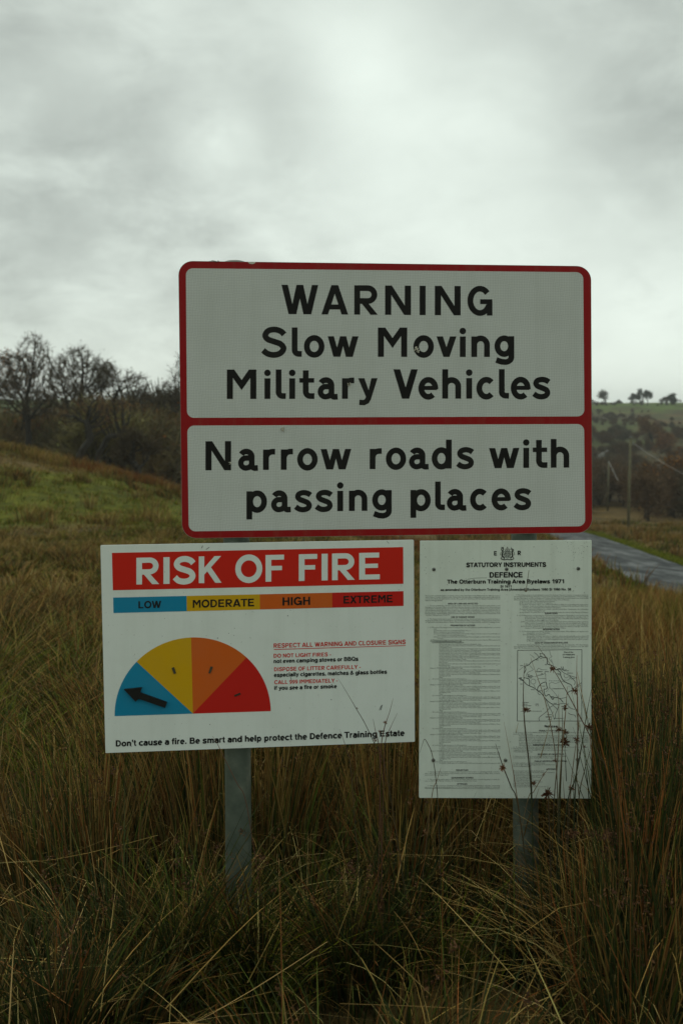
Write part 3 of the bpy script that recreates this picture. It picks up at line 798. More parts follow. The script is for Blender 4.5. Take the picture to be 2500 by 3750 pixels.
mb = MB()
for xa, xb, y, lines in body:
    for i, t in enumerate(lines):
        full = len(t) > 88
        print_line(mb, t.strip(), xa + 6.0 * (len(t) - len(t.lstrip())), xb if full else None, y + 12.1 * i, 9.5)
for i, t in enumerate(flag):
    head = t[0] in 'W('
    print_line(mb, t, 155 if t[0] == 'W' else 172 if head else 224, 692 if len(t) > 84 else None, 838 + 11.55 * i, 9.5)
mb.build('small_print', M_SMALL, note)
bpy.data.objects.remove(fo)
for r0_, r1_, w_ in (((115, 1963), (686, 1965), 2), ((166, 842), (416, 842), 1.5)):
    mb = MB(); ink(mb, FB, [r0_, r1_], w_); mb.build('printed_rule', M_FADE, note)

# plan of the training area
FM = Frame(1860, 2340, 340 / 1568)
mb = MB(); k_ = 0
def ml(path, w=4.0, closed=False, sm=True):
    global k_
    w = w * 1.7
    k_ += 1
    ink(mb, FM, spline(path, 3) if sm and len(path) > 2 and not closed else path, w, P1 + 0.00002 * (k_ % 9), closed)
fq = [(160, 195), (1245, 182), (1243, 1390), (154, 1390)]
for i in range(4): ml([fq[i], fq[(i + 1) % 4]], 4.5)
for p in ([(275, 462), (345, 443), (395, 390), (455, 355), (520, 318), (550, 293), (600, 320), (640, 312), (665, 340), (660, 420), (710, 440), (760, 460), (800, 520), (870, 508)],
          [(835, 530), (885, 570), (885, 610), (920, 690), (980, 740), (1060, 775), (1085, 835), (1100, 850), (1040, 890), (1010, 905), (1000, 940)],
          [(265, 655), (350, 680), (362, 740), (360, 790)], [(180, 665), (240, 690), (300, 760), (370, 800), (440, 830), (500, 880), (560, 920), (630, 1010), (690, 1070), (750, 1105)],
          [(530, 790), (565, 755), (635, 730), (650, 780), (660, 830), (640, 850), (605, 855), (615, 930), (640, 970), (690, 940), (750, 1025), (785, 990), (870, 1010), (930, 1075)],
          [(495, 880), (500, 830), (530, 790), (560, 790)], [(275, 462), (300, 515), (270, 580)]):
    ml(p, 6.0)
for p in ([(870, 508), (940, 575), (1040, 620), (1100, 640), (1155, 655)], [(1040, 625), (1080, 670), (1130, 720), (1120, 780)], [(800, 525), (870, 500), (930, 530), (985, 520)], [(930, 525), (890, 470)], [(940, 515), (925, 465)],
          [(750, 1105), (830, 1110), (900, 1095), (980, 1100), (1010, 1130), (1060, 1175), (1130, 1195)], [(630, 1010), (660, 1080), (700, 1160), (740, 1240), (770, 1330), (785, 1365)], [(750, 1115), (800, 1160), (830, 1200), (800, 1270), (795, 1345)],
          [(755, 1130), (700, 1165), (650, 1230), (560, 1300), (520, 1340), (530, 1385)], [(830, 1200), (860, 1120), (850, 1100)], [(1010, 1250), (1060, 1280), (1120, 1290), (1145, 1330)], [(870, 1010), (940, 1000), (985, 985)], [(1085, 850), (1160, 795), (1245, 740)], [(1160, 800), (1190, 800), (1225, 785)],
          [(500, 900), (510, 930), (545, 950)], [(180, 665), (230, 655), (205, 690), (260, 710)], [(550, 293), (540, 240)], [(520, 310), (490, 270), (440, 230)], [(640, 310), (600, 255), (530, 250)]):
    ml(p, 4.0)
for p in ([(480, 615), (560, 605), (620, 590)], [(440, 640), (530, 620), (600, 600)], [(360, 450), (410, 500), (415, 530), (330, 570), (300, 640)], [(480, 545), (515, 495), (560, 520), (660, 525)], [(620, 550), (630, 620), (640, 720)], [(690, 760), (740, 735), (800, 755), (900, 720), (1000, 745)], [(700, 820), (790, 920), (840, 990)],
          [(690, 760), (700, 820), (640, 900)], [(700, 200), (720, 280), (740, 300), (690, 330)], [(730, 345), (745, 400), (765, 450)], [(440, 330), (420, 300), (370, 265)], [(180, 535), (225, 500), (265, 465)], [(940, 590), (950, 640), (980, 660), (1030, 640), (1070, 690)], [(920, 690), (1000, 700), (1050, 660)], [(490, 690), (530, 670), (640, 675)], [(430, 770), (460, 830)], [(690, 330), (740, 400)]):
    ml(p, 2.4)
ml(arc(425, 722, 42, 42, 0, 360, 18)[:-1], 2.6, True)
for a in range(690, 900, 36): ml([(a, 712), (a + 20, 706)], 4)
ml([(210, 1225), (565, 1222)], 3)
for a in (250, 420, 490, 560): ml([(a, 1218), (a, 1230)], 3)
ml([(460, 1104), (515, 1104)], 5); ml([(460, 1131), (480, 1131)], 4); ml([(495, 1131), (515, 1131)], 4)
for a in range(12):                                        # small town south of the range
    ml([(630 + a * 8, 1318 + (a % 3) * 5), (640 + a * 8, 1322 - (a % 2) * 6)], 6)
for x, y, wd in ((205, 452, 60), (300, 428, 40), (325, 600, 50), (205, 765, 45), (385, 860, 70), (510, 880, 70), (540, 330, 45), (475, 357, 50), (570, 800, 60), (720, 975, 60), (735, 990, 40), (770, 1090, 60), (820, 590, 55), (840, 608, 50), (950, 540, 85), (995, 580, 105), (1080, 668, 60), (560, 590, 30), (670, 1362, 70), (780, 1345, 160), (660, 1282, 80), (1000, 1102, 30), (620, 438, 40)):
    for j in range(int(wd / 13)): ml([(x + j * 13, y), (x + j * 13 + 9, y - 1)], 6)
for t, xa, xb, y, cp in (('Plan of the', 942, 1098, 238, 22), ('OTTERBURN', 920, 1124, 279, 22), ('Training Area', 925, 1120, 322, 22), ('REDESDALE', 475, 585, 562, 15), ('RANGE', 620, 684, 562, 15), ('OTTERBURN RANGE', 747, 942, 851, 14),
                         ('BELLSHIEL', 330, 415, 630, 14), ('DEMOLITION', 325, 425, 648, 14), ('RANGE', 348, 402, 667, 14), ('Firing Signals', 238, 350, 1082, 13), ('Danger Area', 238, 325, 1110, 13), ('Range Boundary', 238, 395, 1137, 13)):
    text_row(mb, FM, t, xa, xb, y, y - 1, cp, P1)
mb.build('map', M_INK, note)
mb = MB()                                                   # rust run and scuffs on the face
ink(mb, FB, spline([(912, 290), (905, 340), (897, 400), (890, 440)]), 4, P1); blot(mb, FB, 889, 447, 12, -0.0003, 9, 0.0003, 3)
mb.build('rust_streak', sheet_mat('rust_stain', (0.20, 0.17, 0.12), 0.7, 0.4), note)
mb = MB(); rr = random.Random(4)
for i in range(110):
    x, y = (rr.gauss(1285, 45), rr.gauss(150, 50)) if i < 60 else (rr.uniform(100, 1370), rr.uniform(75, 330))
    blot(mb, FB, x, y, rr.uniform(1, 3.2), P1 + 0.00002 * (i % 7), 5, 0.0002, i)
ink(mb, FB, spline([(440, 360), (500, 350), (590, 348)]), 2.2, P1)
mb.build('dirt_specks', M_FADE, note)['kind'] = 'stuff'
for x, y in ((184, 283), (741, 282), (1290, 277), (180, 1746), (732, 1746), (1284, 1742)):
    scw = MB(); prof = [(14, 0.0), (14, 0.0015), (11.5, 0.003), (6, 0.0038)]
    rings = [[(x + r * math.cos(2 * math.pi * i / 12), y + r * math.sin(2 * math.pi * i / 12), z) for i in range(12)] for r, z in prof]
    for ring in rings: scw.v += [tuple(FB(a, b, -0.001 + z)) for a, b, z in ring]
    for j in range(len(rings) - 1):
        for i in range(12): scw.f.append([j * 12 + i, j * 12 + (i + 1) % 12, (j + 1) * 12 + (i + 1) % 12, (j + 1) * 12 + i])
    screw = scw.build('screw', M_STEEL, note, True)
    hol = MB(); blot(hol, FB, x, y, 6, 0.0035, 10, 0.0007, 2); hol.build('screw_recess', M_INK, screw)

# ------------------------------------------------------------------ posts


def on_post(px, py):
    p = on_plane(px, py)
    return Vector((p.x, p.y, p.z))


def make_post(px_top, py_top, px_low, py_low, label):
    back = 0.032 + 0.040
    a = on_plane(px_top, py_top, -back); b = on_plane(px_low, py_low, -back)
    foot = b + (b - a) * ((b.z + 0.25) / (a.z - b.z))        # carry on below ground
    root = empty('sign_post', (foot.x, foot.y, 0.0))
    tag(root, label, 'post', 'galvanised posts carrying the signs')
    m = MB(); m.tube([foot, lerp(foot, a, 0.5), a], [0.038] * 3, 24, False); m.build('pole', M_POST, root, True)
    c = MB(); up = (a - foot).normalized()
    c.tube([a - up * 0.012, a + up * 0.001, a + up * 0.007, a + up * 0.0115, a + up * 0.0135], [0.0415, 0.0415, 0.036, 0.022, 0.004], 24); c.build('cap', M_POST, root, True)
    for zz in (0.92, 1.36, 1.68):
        t = (zz - foot.z) / (a.z - foot.z); p = lerp(foot, a, t)
        if zz > a.z: continue
        cl = MB(); cl.tube([p - up * 0.014, p + up * 0.014], [0.0415, 0.0415], 24); cl.build('clip', M_STEEL, root, True)
    return root


make_post(858, 956, 870, 2760, 'left galvanised steel post holding up the fire risk board')
make_post(1937, 1000, 1949, 2940, 'right galvanised steel post holding up the byelaws notice')

# ------------------------------------------------------------------ terrain


def hash2(ix, iy, seed):
    h = (ix.astype(np.int64) * 374761393 + iy.astype(np.int64) * 668265263 + seed * 1274126177) & 0xFFFFFFFF
    h = ((h ^ (h >> 13)) * 1274126177) & 0xFFFFFFFF
    return ((h ^ (h >> 16)) & 0xFFFF) / 65535.0


def vnoise(x, y, seed=0):
    ix, iy = np.floor(x), np.floor(y)
    fx, fy = x - ix, y - iy
    fx = fx * fx * (3 - 2 * fx); fy = fy * fy * (3 - 2 * fy)
    a = hash2(ix, iy, seed); b = hash2(ix + 1, iy, seed); c = hash2(ix, iy + 1, seed); d = hash2(ix + 1, iy + 1, seed)
    return (a + (b - a) * fx) * (1 - fy) + (c + (d - c) * fx) * fy


def fbm(x, y, seed=0, oct=4):
    s = 0; amp = 0.5; t = 0
    for k in range(oct):
        s = s + amp * vnoise(x * 2 ** k, y * 2 ** k, seed + 17 * k); t += amp; amp *= 0.5
    return s / t


def smooth(a, b, x):
    t = np.clip((x - a) / (b - a), 0, 1)
    return t * t * (3 - 2 * t)


ROAD = [(7.6, -40), (8.2, -10), (9.0, 8), (10.3, 18), (11.75, 31), (13.1, 43), (14.1, 51), (16.0, 66), (16.9, 78), (16.0, 92), (11.0, 106), (0.0, 120), (-14, 132)]
RW = 1.7
rp = np.array(spline(ROAD, 6))


def road_dist(x, y):
    d = np.full(np.shape(x), 1e9)
    for a, b in zip(rp[:-1], rp[1:]):
        v = b - a; L2 = v @ v
        t = np.clip(((x - a[0]) * v[0] + (y - a[1]) * v[1]) / L2, 0, 1)
        d = np.minimum(d, np.hypot(x - a[0] - t * v[0], y - a[1] - t * v[1]))
    return d


def smooth_interp(x, xs, ys):
    return sum(np.interp(x + o * 1.5, xs, ys) for o in (-1, -0.5, 0, 0.5, 1)) / 5


def base_z(x, y):
    right = smooth_interp(y, [-60, 2.9, 8, 30, 51, 80, 130, 170, 240, 330, 450, 540, 700, 1400], [1.5, 0, -0.65, -4.2, -5.9, -8.2, -11.6, -12.2, -9.5, -5.0, 1.0, 5.3, 4.0, -5.0])
    left = smooth_interp(y, [-60, 2.9, 10, 20, 30, 45, 70, 110, 170, 240, 330, 450, 540, 700, 1400], [1.5, 0, -0.62, -1.6, -2.5, -4.6, -7.5, -10.5, -12.0, -9.5, -5.0, 1.0, 5.3, 4.0, -5.0])
    m = smooth(-6.0, 6.0, x - 0.05 * y + 1.0)
    z = left * (1 - m) + right * m
    hx = smooth_interp(x, [-90, -60, -30, -17, -8, -2, 4, 10], [7.2, 7.0, 6.1, 4.75, 2.45, 0.8, 0.1, 0.0])
    hy = smooth(25, 50, y) * (1 - 0.75 * smooth(54, 110, y)) - 0.02
    return z + hx * np.maximum(hy, 0)


def ground_z(x, y, rough=True):
    x = np.asarray(x, float); y = np.asarray(y, float)
    z = base_z(x, y)
    if rough:
        rd = road_dist(x, y)
        k = smooth(1.6, 4.0, rd)
        d = np.hypot(x, y)
        z = z + k * (fbm(x * 0.9, y * 0.9, 3, 3) - 0.5) * 0.22 * smooth(3.2, 12, d) + k * (fbm(x * 0.16, y * 0.16, 5, 2) - 0.5) * 0.7 * smooth(8, 40, d) * (1 - 0.5 * smooth(60, 200, d))
    return z


def zg(x, y): return float(ground_z(np.array([x]), np.array([y]))[0])


front = np.radians(np.linspace(-48, 48, 300)); rest = np.radians(np.linspace(48, 312, 60)[1:-1])
ang = np.concatenate([front, rest])
rad = np.concatenate([[0.02], 0.6 * (1.032 ** np.arange(246))]); rad = rad[rad < 1500]
AA, RR = np.meshgrid(ang, rad)
gx, gy = RR * np.sin(AA), RR * np.cos(AA)
gz = ground_z(gx, gy)
nr, na = gx.shape
idx = np.arange(nr * na).reshape(nr, na)
nxt = np.roll(idx, -1, axis=1)
quads = np.stack([idx[:-1], idx[1:], nxt[1:], nxt[:-1]], -1).reshape(-1, 4)
gv = np.stack([gx, gy, gz], -1).reshape(-1, 3)
# base colours of turf, moss and dead bracken, by place
X, Y = gv[:, 0], gv[:, 1]
cb = np.array([0.11, 0.078, 0.028]); cg = np.array([0.105, 0.120, 0.013]); co_ = np.array([0.19, 0.068, 0.02]); cs = np.array([0.17, 0.115, 0.042])
n_a = fbm(X * 0.22, Y * 0.22, 21, 4); n_b = fbm(X * 0.05, Y * 0.05, 33, 4); n_c = fbm(X * 0.02, Y * 0.02, 9, 4)


def mixn(a, b, t): return a + (b - a) * t[:, None]


gc = np.tile(cb, (len(X), 1))
gc = mixn(gc, cs, smooth(0.45, 0.7, n_a) * 0.6)
hill_m = smooth(26, 33, Y) * smooth(60, 54, Y) * smooth(0, -4, X)
gc = mixn(gc, cg, hill_m * smooth(0.32, 0.52, n_a) * 0.9)
gc = mixn(gc, co_, hill_m * smooth(46, 51, Y + X * 0.1) * 0.5 * smooth(-16, -12, X))
rdg = road_dist(X, Y)
gc = mixn(gc, np.array([0.13, 0.16, 0.012]), (1 - smooth(1.7, 2.6, rdg)) * smooth(-0.5, 0.5, X))
far = smooth(180, 260, np.hypot(X, Y))
fcol = np.tile(np.array([0.068, 0.060, 0.030]), (len(X), 1))
fcol = mixn(fcol, np.array([0.072, 0.10, 0.026]), smooth(0.52, 0.62, n_c) * 0.7)
fcol = mixn(fcol, np.array([0.13, 0.075, 0.034]), smooth(0.56, 0.68, n_b) * 0.8)
fcol = mixn(fcol, np.array([0.09, 0.14, 0.026]), smooth(400, 470, Y) * smooth(0.40, 0.56, n_b))
gc = gc * (1 - far[:, None]) + fcol * far[:, None]
M_GROUND, nt, b_ = new_mat('moor_ground')
a_ = nt.nodes.new('ShaderNodeVertexColor'); a_.layer_name = 'tint'
fine = noise_node(nt, 2.2, 8, 0.7)
fine2 = noise_node(nt, 0.15, 8, 0.65)
cc = mixc(nt, 1.0, a_.outputs['Color'], ramp(nt, fine, [(0.3, (0.35, 0.35, 0.35)), (0.5, (0.95, 0.95, 0.95)), (0.72, (1.7, 1.6, 1.4))]), 'MULTIPLY')
cc = mixc(nt, 1.0, cc, ramp(nt, fine2, [(0.3, (0.6, 0.6, 0.62)), (0.7, (1.35, 1.3, 1.2))]), 'MULTIPLY')
nt.links.new(cc, b_.inputs['Base Color']); b_.inputs['Roughness'].default_value = 0.95; b_.inputs['Specular IOR Level'].default_value = 0.1
bump(nt, b_, fine, 0.6, 0.12)
ground = link_mesh('ground', np_mesh('ground', gv, quads, gc, True), M_GROUND)
tag(ground, 'rough brown and green moorland falling away to a valley', kind='structure')

# road
n = len(rp); tan = np.gradient(rp, axis=0); tan /= np.linalg.norm(tan, axis=1)[:, None]
nor = np.stack([tan[:, 1], -tan[:, 0]], 1)
offs = np.array([-1.0, -0.93, -0.5, 0, 0.5, 0.93, 1.0]) * RW
V = []
for i in range(n):
    for o in offs:
        p = rp[i] + nor[i] * (o + (0.10 * (hash2(np.array([i]), np.array([int(o * 10)]), 5)[0] - 0.5) if abs(o) > 1.4 else 0))
        z = float(base_z(np.array([rp[i][0]]), np.array([rp[i][1]]))[0]) + 0.09 - 0.02 * (o / RW) ** 2 - (0.10 if abs(o) >= RW * 0.999 else 0)
        V.append((p[0], p[1], z))
k = len(offs)
Q = [[i * k + j, i * k + j + 1, (i + 1) * k + j + 1, (i + 1) * k + j] for i in range(n - 1) for j in range(k - 1)]
M_ROAD, nt, b_ = new_mat('wet_tarmac')
t = nt.nodes.new('ShaderNodeTexCoord'); mp = nt.nodes.new('ShaderNodeMapping'); mp.inputs['Scale'].default_value = (1.1, 0.30, 1)
mp.inputs['Rotation'].default_value = (0, 0, R(6)); nt.links.new(t.outputs['Object'], mp.inputs[0])
wet = noise_node(nt, 1.0, 5, 0.6, vec=mp.outputs[0], dist=0.6)
grit = noise_node(nt, 40.0, 3, 0.6)
nt.links.new(mixc(nt, 0.3, ramp(nt, wet, [(0.40, (0.012, 0.017, 0.019)), (0.60, (0.070, 0.078, 0.078))]), ramp(nt, grit, [(0.3, (0.03, 0.033, 0.035)), (0.7, (0.09, 0.09, 0.088))])), b_.inputs['Base Color'])
nt.links.new(ramp(nt, wet, [(0.38, (0.88,) * 3), (0.5, (0.75,) * 3), (0.64, (0.50,) * 3)]), b_.inputs['Roughness'])
bump(nt, b_, grit, 0.5, 0.01); b_.inputs['Specular IOR Level'].default_value = 0.18
road = link_mesh('road', np_mesh('road', np.array(V), np.array(Q), None, True), M_ROAD)
tag(road, 'narrow wet tarmac road running down into the valley', kind='structure')

# ------------------------------------------------------------------ grasses and rushes
M_GRASS = tint_mat('grass_blades', 0.65, 0.07)


def grass(name, pos, az, H, lean, width, c0, c1, segs=4, curve=1.7, droop=0.0, face=None, tip=0.15, label=None, split=0.6):
    """many blades as one mesh; colour runs from c0 at the root to c1 at the tip"""
    n = len(pos)
    t = np.linspace(0, 1, segs + 1)
    hor = lean[:, None] * t[None] ** curve
    ver = H[:, None] * (t[None] - np.asarray(droop).reshape(-1, 1) * t[None] ** 3)
    dx, dy = np.cos(az), np.sin(az)
    cx = pos[:, 0, None] + dx[:, None] * hor; cy = pos[:, 1, None] + dy[:, None] * hor; cz = pos[:, 2, None] + ver
    if face is None: face = rng.uniform(-0.9, 0.9, n)      # mostly broadside to the road side
    wx, wy = np.cos(face), np.sin(face)
    wt_ = np.where(t < 0.55, 1.0, 1 - (t - 0.55) / 0.45 * (1 - tip))[None] * width[:, None] * 0.5
    L = np.stack([cx - wx[:, None] * wt_, cy - wy[:, None] * wt_, cz], -1)
    Rr = np.stack([cx + wx[:, None] * wt_, cy + wy[:, None] * wt_, cz], -1)
    v = np.stack([L, Rr], 2).reshape(-1, 3)                 # blade, station, side
    b = (np.arange(n) * (segs + 1) * 2)[:, None] + (np.arange(segs) * 2)[None]
    q = np.stack([b, b + 1, b + 3, b + 2], -1).reshape(-1, 4)
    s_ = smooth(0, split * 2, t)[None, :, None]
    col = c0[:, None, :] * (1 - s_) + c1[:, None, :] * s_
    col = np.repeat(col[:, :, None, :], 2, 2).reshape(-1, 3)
    return v, q, col


def build_grass(name, lots, label):
    vs, qs, cs_, off = [], [], [], 0
    for v, q, c in lots:
        vs.append(v); qs.append(q + off); cs_.append(c); off += len(v)
    o = link_mesh(name, np_mesh(name, np.concatenate(vs), np.concatenate(qs), np.concatenate(cs_)), M_GRASS)
    tag(o, label, kind='stuff')
    return o


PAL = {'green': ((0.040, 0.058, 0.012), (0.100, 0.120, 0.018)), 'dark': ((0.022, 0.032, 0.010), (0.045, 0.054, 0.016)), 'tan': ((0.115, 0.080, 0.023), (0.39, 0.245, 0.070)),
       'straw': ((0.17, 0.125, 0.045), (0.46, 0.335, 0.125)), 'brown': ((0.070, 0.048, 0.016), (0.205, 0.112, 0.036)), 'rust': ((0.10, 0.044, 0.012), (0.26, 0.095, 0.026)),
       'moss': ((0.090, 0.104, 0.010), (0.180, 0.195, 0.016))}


def cols(n, mix):
    """per-blade root and tip colours drawn from a weighted mix of kinds"""
    ks = list(mix); w = np.array([mix[k] for k in ks], float); w /= w.sum()
    pick = rng.choice(len(ks), n, p=w)
    c0 = np.array([PAL[k][0] for k in ks])[pick]; c1 = np.array([PAL[k][1] for k in ks])[pick]
    j = rng.uniform(0.65, 1.35, (n, 1)) * rng.uniform(0.92, 1.08, (n, 3))
    return c0 * j, c1 * j


def clump_points(cx, cy, n, r):
    a = rng.uniform(0, 2 * np.pi, n); d = np.abs(rng.normal(0, r, n))
    x, y = cx + d * np.cos(a), cy + d * np.sin(a)
    return x, y, a


def stand(x, y, out, H, leanf, width, mix, wind=(0.0, 0.0), segs=4, curve=1.7, droop=0.0, root_c=None, split=0.6, tip=0.2):
    n = len(x)
    vx = np.cos(out) * leanf + wind[0] + rng.normal(0, 0.05, n); vy = np.sin(out) * leanf + wind[1] + rng.normal(0, 0.05, n)
    az = np.arctan2(vy, vx); ln = np.hypot(vx, vy) * H
    pos = np.stack([x, y, ground_z(x, y) - 0.02], -1)
    c0, c1 = cols(n, mix)
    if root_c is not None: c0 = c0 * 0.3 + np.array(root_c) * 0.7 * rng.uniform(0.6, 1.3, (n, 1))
    dr = droop if np.ndim(droop) else np.full(n, droop)
    return grass('', pos, az, H, ln, width, c0, c1, segs, curve, dr, tip=tip, split=split)


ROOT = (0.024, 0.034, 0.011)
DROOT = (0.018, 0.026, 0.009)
lots = []
SIGN_FLOOR = [(-0.95, 0.26, 0.345), (0.26, 0.80, 0.394)]      # sight-line slope under the boards: (x at 2.85 m, x, drop per metre)


def cap_height(x, y, H):
    """rushes in front of the boards stay below their lower edges"""
    s = x / np.maximum(y, 0.1)
    drop = np.where((s > -0.31) & (s < 0.085), 0.372, np.where((s > 0.07) & (s < 0.275), 0.415, 0.0))
    lim = np.where((drop > 0) & (y < 2.86), EYE - drop * y - ground_z(x, y, False) - 0.03, 9.0)
    return np.minimum(H, np.maximum(lim, 0.12))


# rush clumps behind and around the posts: (x, y, stems, spread, height, lean outwards)
CL = [(-1.02, 3.25, 420, .16, .46, .30), (-1.35, 3.6, 420, .20, .40, .35), (-0.78, 3.2, 520, .15, .56, .20), (-0.50, 3.35, 620, .15, .68, .12), (-0.20, 3.30, 520, .14, .62, .14), (-0.62, 3.8, 500, .20, .70, .13),
      (-0.15, 3.75, 420, .18, .62, .18), (0.16, 3.25, 500, .14, .62, .18), (0.36, 3.42, 600, .15, .72, .13), (0.58, 3.5, 380, .15, .58, .22), (0.42, 3.12, 330, .11, .52, .22), (0.28, 4.1, 460, .20, .72, .15),
      (0.84, 3.2, 620, .13, .74, .16), (1.00, 3.0, 860, .15, .80, .17), (1.20, 3.15, 860, .16, .84, .18), (1.10, 3.5, 620, .18, .78, .18), (1.40, 3.4, 620, .18, .82, .2), (1.02, 2.66, 620, .13, .70, .22), (1.24, 2.75, 620, .14, .74, .22), (0.87, 2.72, 300, .08, .48, .14),
      (0.69, 2.40, 420, .09, .70, .18), (0.80, 2.46, 520, .10, .80, .18), (0.74, 2.62, 420, .09, .74, .15), (0.90, 2.58, 520, .10, .84, .18), (0.82, 2.28, 360, .10, .66, .24), (0.66, 2.20, 260, .08, .55, .25),
      (1.65, 4.0, 420, .22, .75, .2), (1.25, 4.4, 420, .22, .7, .18), (-1.75, 4.2, 360, .24, .34, .5), (-1.2, 4.6, 360, .24, .36, .5), (-0.5, 4.6, 420, .24, .60, .2), (-2.2, 5.3, 340, .28, .36, .5), (0.7, 4.9, 420, .28, .66, .2), (1.9, 5.0, 420, .28, .7, .2)]
for cx, cy, nn, r, h, lf in CL:
    nn = int(nn * (1.05 if cx > 0.62 and cy < 3.6 else 0.72))
    x, y, out = clump_points(cx, cy, nn, r)
    H = h * rng.uniform(0.50, 1.12, nn)
    H = cap_height(x, y, H)
    near_right = cx > 0.62 and cy < 3.6
    wnd = (rng.normal(0.10, 0.04), rng.normal(-0.03, 0.06)) if near_right else (rng.normal(0.02, 0.10), rng.normal(-0.03, 0.08))
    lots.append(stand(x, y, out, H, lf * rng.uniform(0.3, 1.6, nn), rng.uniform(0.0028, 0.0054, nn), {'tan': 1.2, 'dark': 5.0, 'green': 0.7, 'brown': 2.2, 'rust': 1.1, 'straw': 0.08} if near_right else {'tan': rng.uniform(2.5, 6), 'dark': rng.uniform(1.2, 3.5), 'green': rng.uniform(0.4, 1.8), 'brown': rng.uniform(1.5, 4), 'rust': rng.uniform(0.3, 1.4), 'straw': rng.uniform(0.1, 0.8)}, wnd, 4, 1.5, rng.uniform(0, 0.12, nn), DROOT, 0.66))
    m = int(nn * 0.22)                                        # bent dead stems
    x, y, out = clump_points(cx, cy, m, r * 1.2)
    H = cap_height(x, y, h * rng.uniform(0.45, 0.85, m))
    lots.append(stand(x, y, out, H, rng.uniform(0.3, 1.1, m), rng.uniform(0.0024, 0.004, m), {'straw': 2.0, 'tan': 2.5, 'brown': 1.4}, (0.05, -0.1), 6, 2.2, rng.uniform(0.1, 0.45, m), None, 0.5))
# front edge, at the viewer's feet: low mixed grass with dark rush clumps
FRONT_HEADS = []
for i in range(86):
    y0 = rng.uniform(1.30, 2.95); x0 = rng.uniform(-0.47, 0.47) * y0
    dark = rng.random() < (0.62 + 0.2 * (x0 > 0.2))
    nn = int(rng.uniform(70, 200)); r = rng.uniform(0.04, 0.085)
    x, y, out = clump_points(x0, y0, nn, r)
    h = rng.uniform(0.28, 0.52) if dark else rng.uniform(0.20, 0.38)
    H = cap_height(x, y, h * rng.uniform(0.45, 1.15, nn))
    wa, wm = rng.uniform(0, 6.28), abs(rng.normal(0, 0.28))
    mix = {'dark': 5.0, 'green': 1.0, 'brown': 1.6, 'tan': 0.6, 'rust': 0.7} if dark else {'tan': 1.6, 'green': 1.6, 'brown': 2.8, 'straw': 0.3, 'dark': 3.0, 'rust': 1.2}
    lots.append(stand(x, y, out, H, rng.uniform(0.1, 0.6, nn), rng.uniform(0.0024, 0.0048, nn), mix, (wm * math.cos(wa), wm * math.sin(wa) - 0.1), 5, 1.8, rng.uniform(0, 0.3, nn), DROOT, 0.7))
    if dark:
        x, y, out = clump_points(x0, y0, 7, r * 1.1); H = cap_height(x, y, h * rng.uniform(0.6, 1.0, 7))
        FRONT_HEADS.append((x, y, ground_z(x, y) + H))
    m = int(nn * 0.14)                                        # broader leaf blades
    x, y, out = clump_points(x0, y0, m, r * 1.3); H = cap_height(x, y, h * rng.uniform(0.5, 0.9, m))
    lots.append(stand(x, y, out, H, rng.uniform(0.3, 1.0, m), rng.uniform(0.004, 0.0065, m), {'green': 3, 'dark': 2, 'tan': 1.2}, (0, -0.1), 6, 1.9, rng.uniform(0.1, 0.5, m), DROOT, 0.7, 0.05))
    m = int(nn * 0.07)                                        # arching dead blades
    x, y, out = clump_points(x0, y0, m, r * 1.8)
    H = cap_height(x, y, rng.uniform(0.16, 0.40, m))
    lots.append(stand(x, y, out, H, rng.uniform(0.6, 2.2, m), rng.uniform(0.0018, 0.0036, m), {'straw': 1.6, 'tan': 3.0, 'rust': 1.2}, (rng.normal(0, .5), -0.2), 7, 1.6, rng.uniform(0.2, 0.65, m), None, 0.4))
m = 90                                                       # broken stems lying across the tussocks
y = rng.uniform(1.6, 3.1, m); x = rng.uniform(-0.45, 0.45, m) * y
pos = np.stack([x, y, ground_z(x, y) + rng.uniform(0.10, 0.34, m)], -1)
c0, c1 = cols(m, {'straw': 2, 'tan': 3, 'rust': 0.8})
pos[:, 2] = ground_z(x, y) + cap_height(x, y, pos[:, 2] - ground_z(x, y))
lots.append(grass('', pos, rng.uniform(0, 6.28, m), rng.uniform(-0.10, 0.12, m), rng.uniform(0.18, 0.50, m), rng.uniform(0.002, 0.004, m), c0 * 1.5, c1, 4, 1.0, rng.uniform(0, 0.6, m)))


def head_lot(x, y, z, n, r, q):
    c = np.repeat(np.stack([x, y, z], -1), n, 0) + q.normal(0, r, (len(x) * n, 3)) * np.array([1, 1, 1.2])
    m = len(c)
    u = q.normal(0, 1, (m, 3)); u /= np.linalg.norm(u, axis=1)[:, None]
    w = np.cross(u, q.normal(0, 1, (m, 3))); w /= np.linalg.norm(w, axis=1)[:, None]
    s1 = q.uniform(0.0025, 0.006, (m, 1))
    v = np.stack([c - u * s1, c - w * s1 * 0.45, c + u * s1, c + w * s1 * 0.45], 1).reshape(-1, 3)
    col = np.array([(0.075, 0.036, 0.018), (0.05, 0.026, 0.014), (0.12, 0.062, 0.03)])[q.integers(0, 3, m)] * q.uniform(0.7, 1.4, (m, 1))
    return v, np.arange(4 * m).reshape(-1, 4), np.repeat(col, 4, 0)


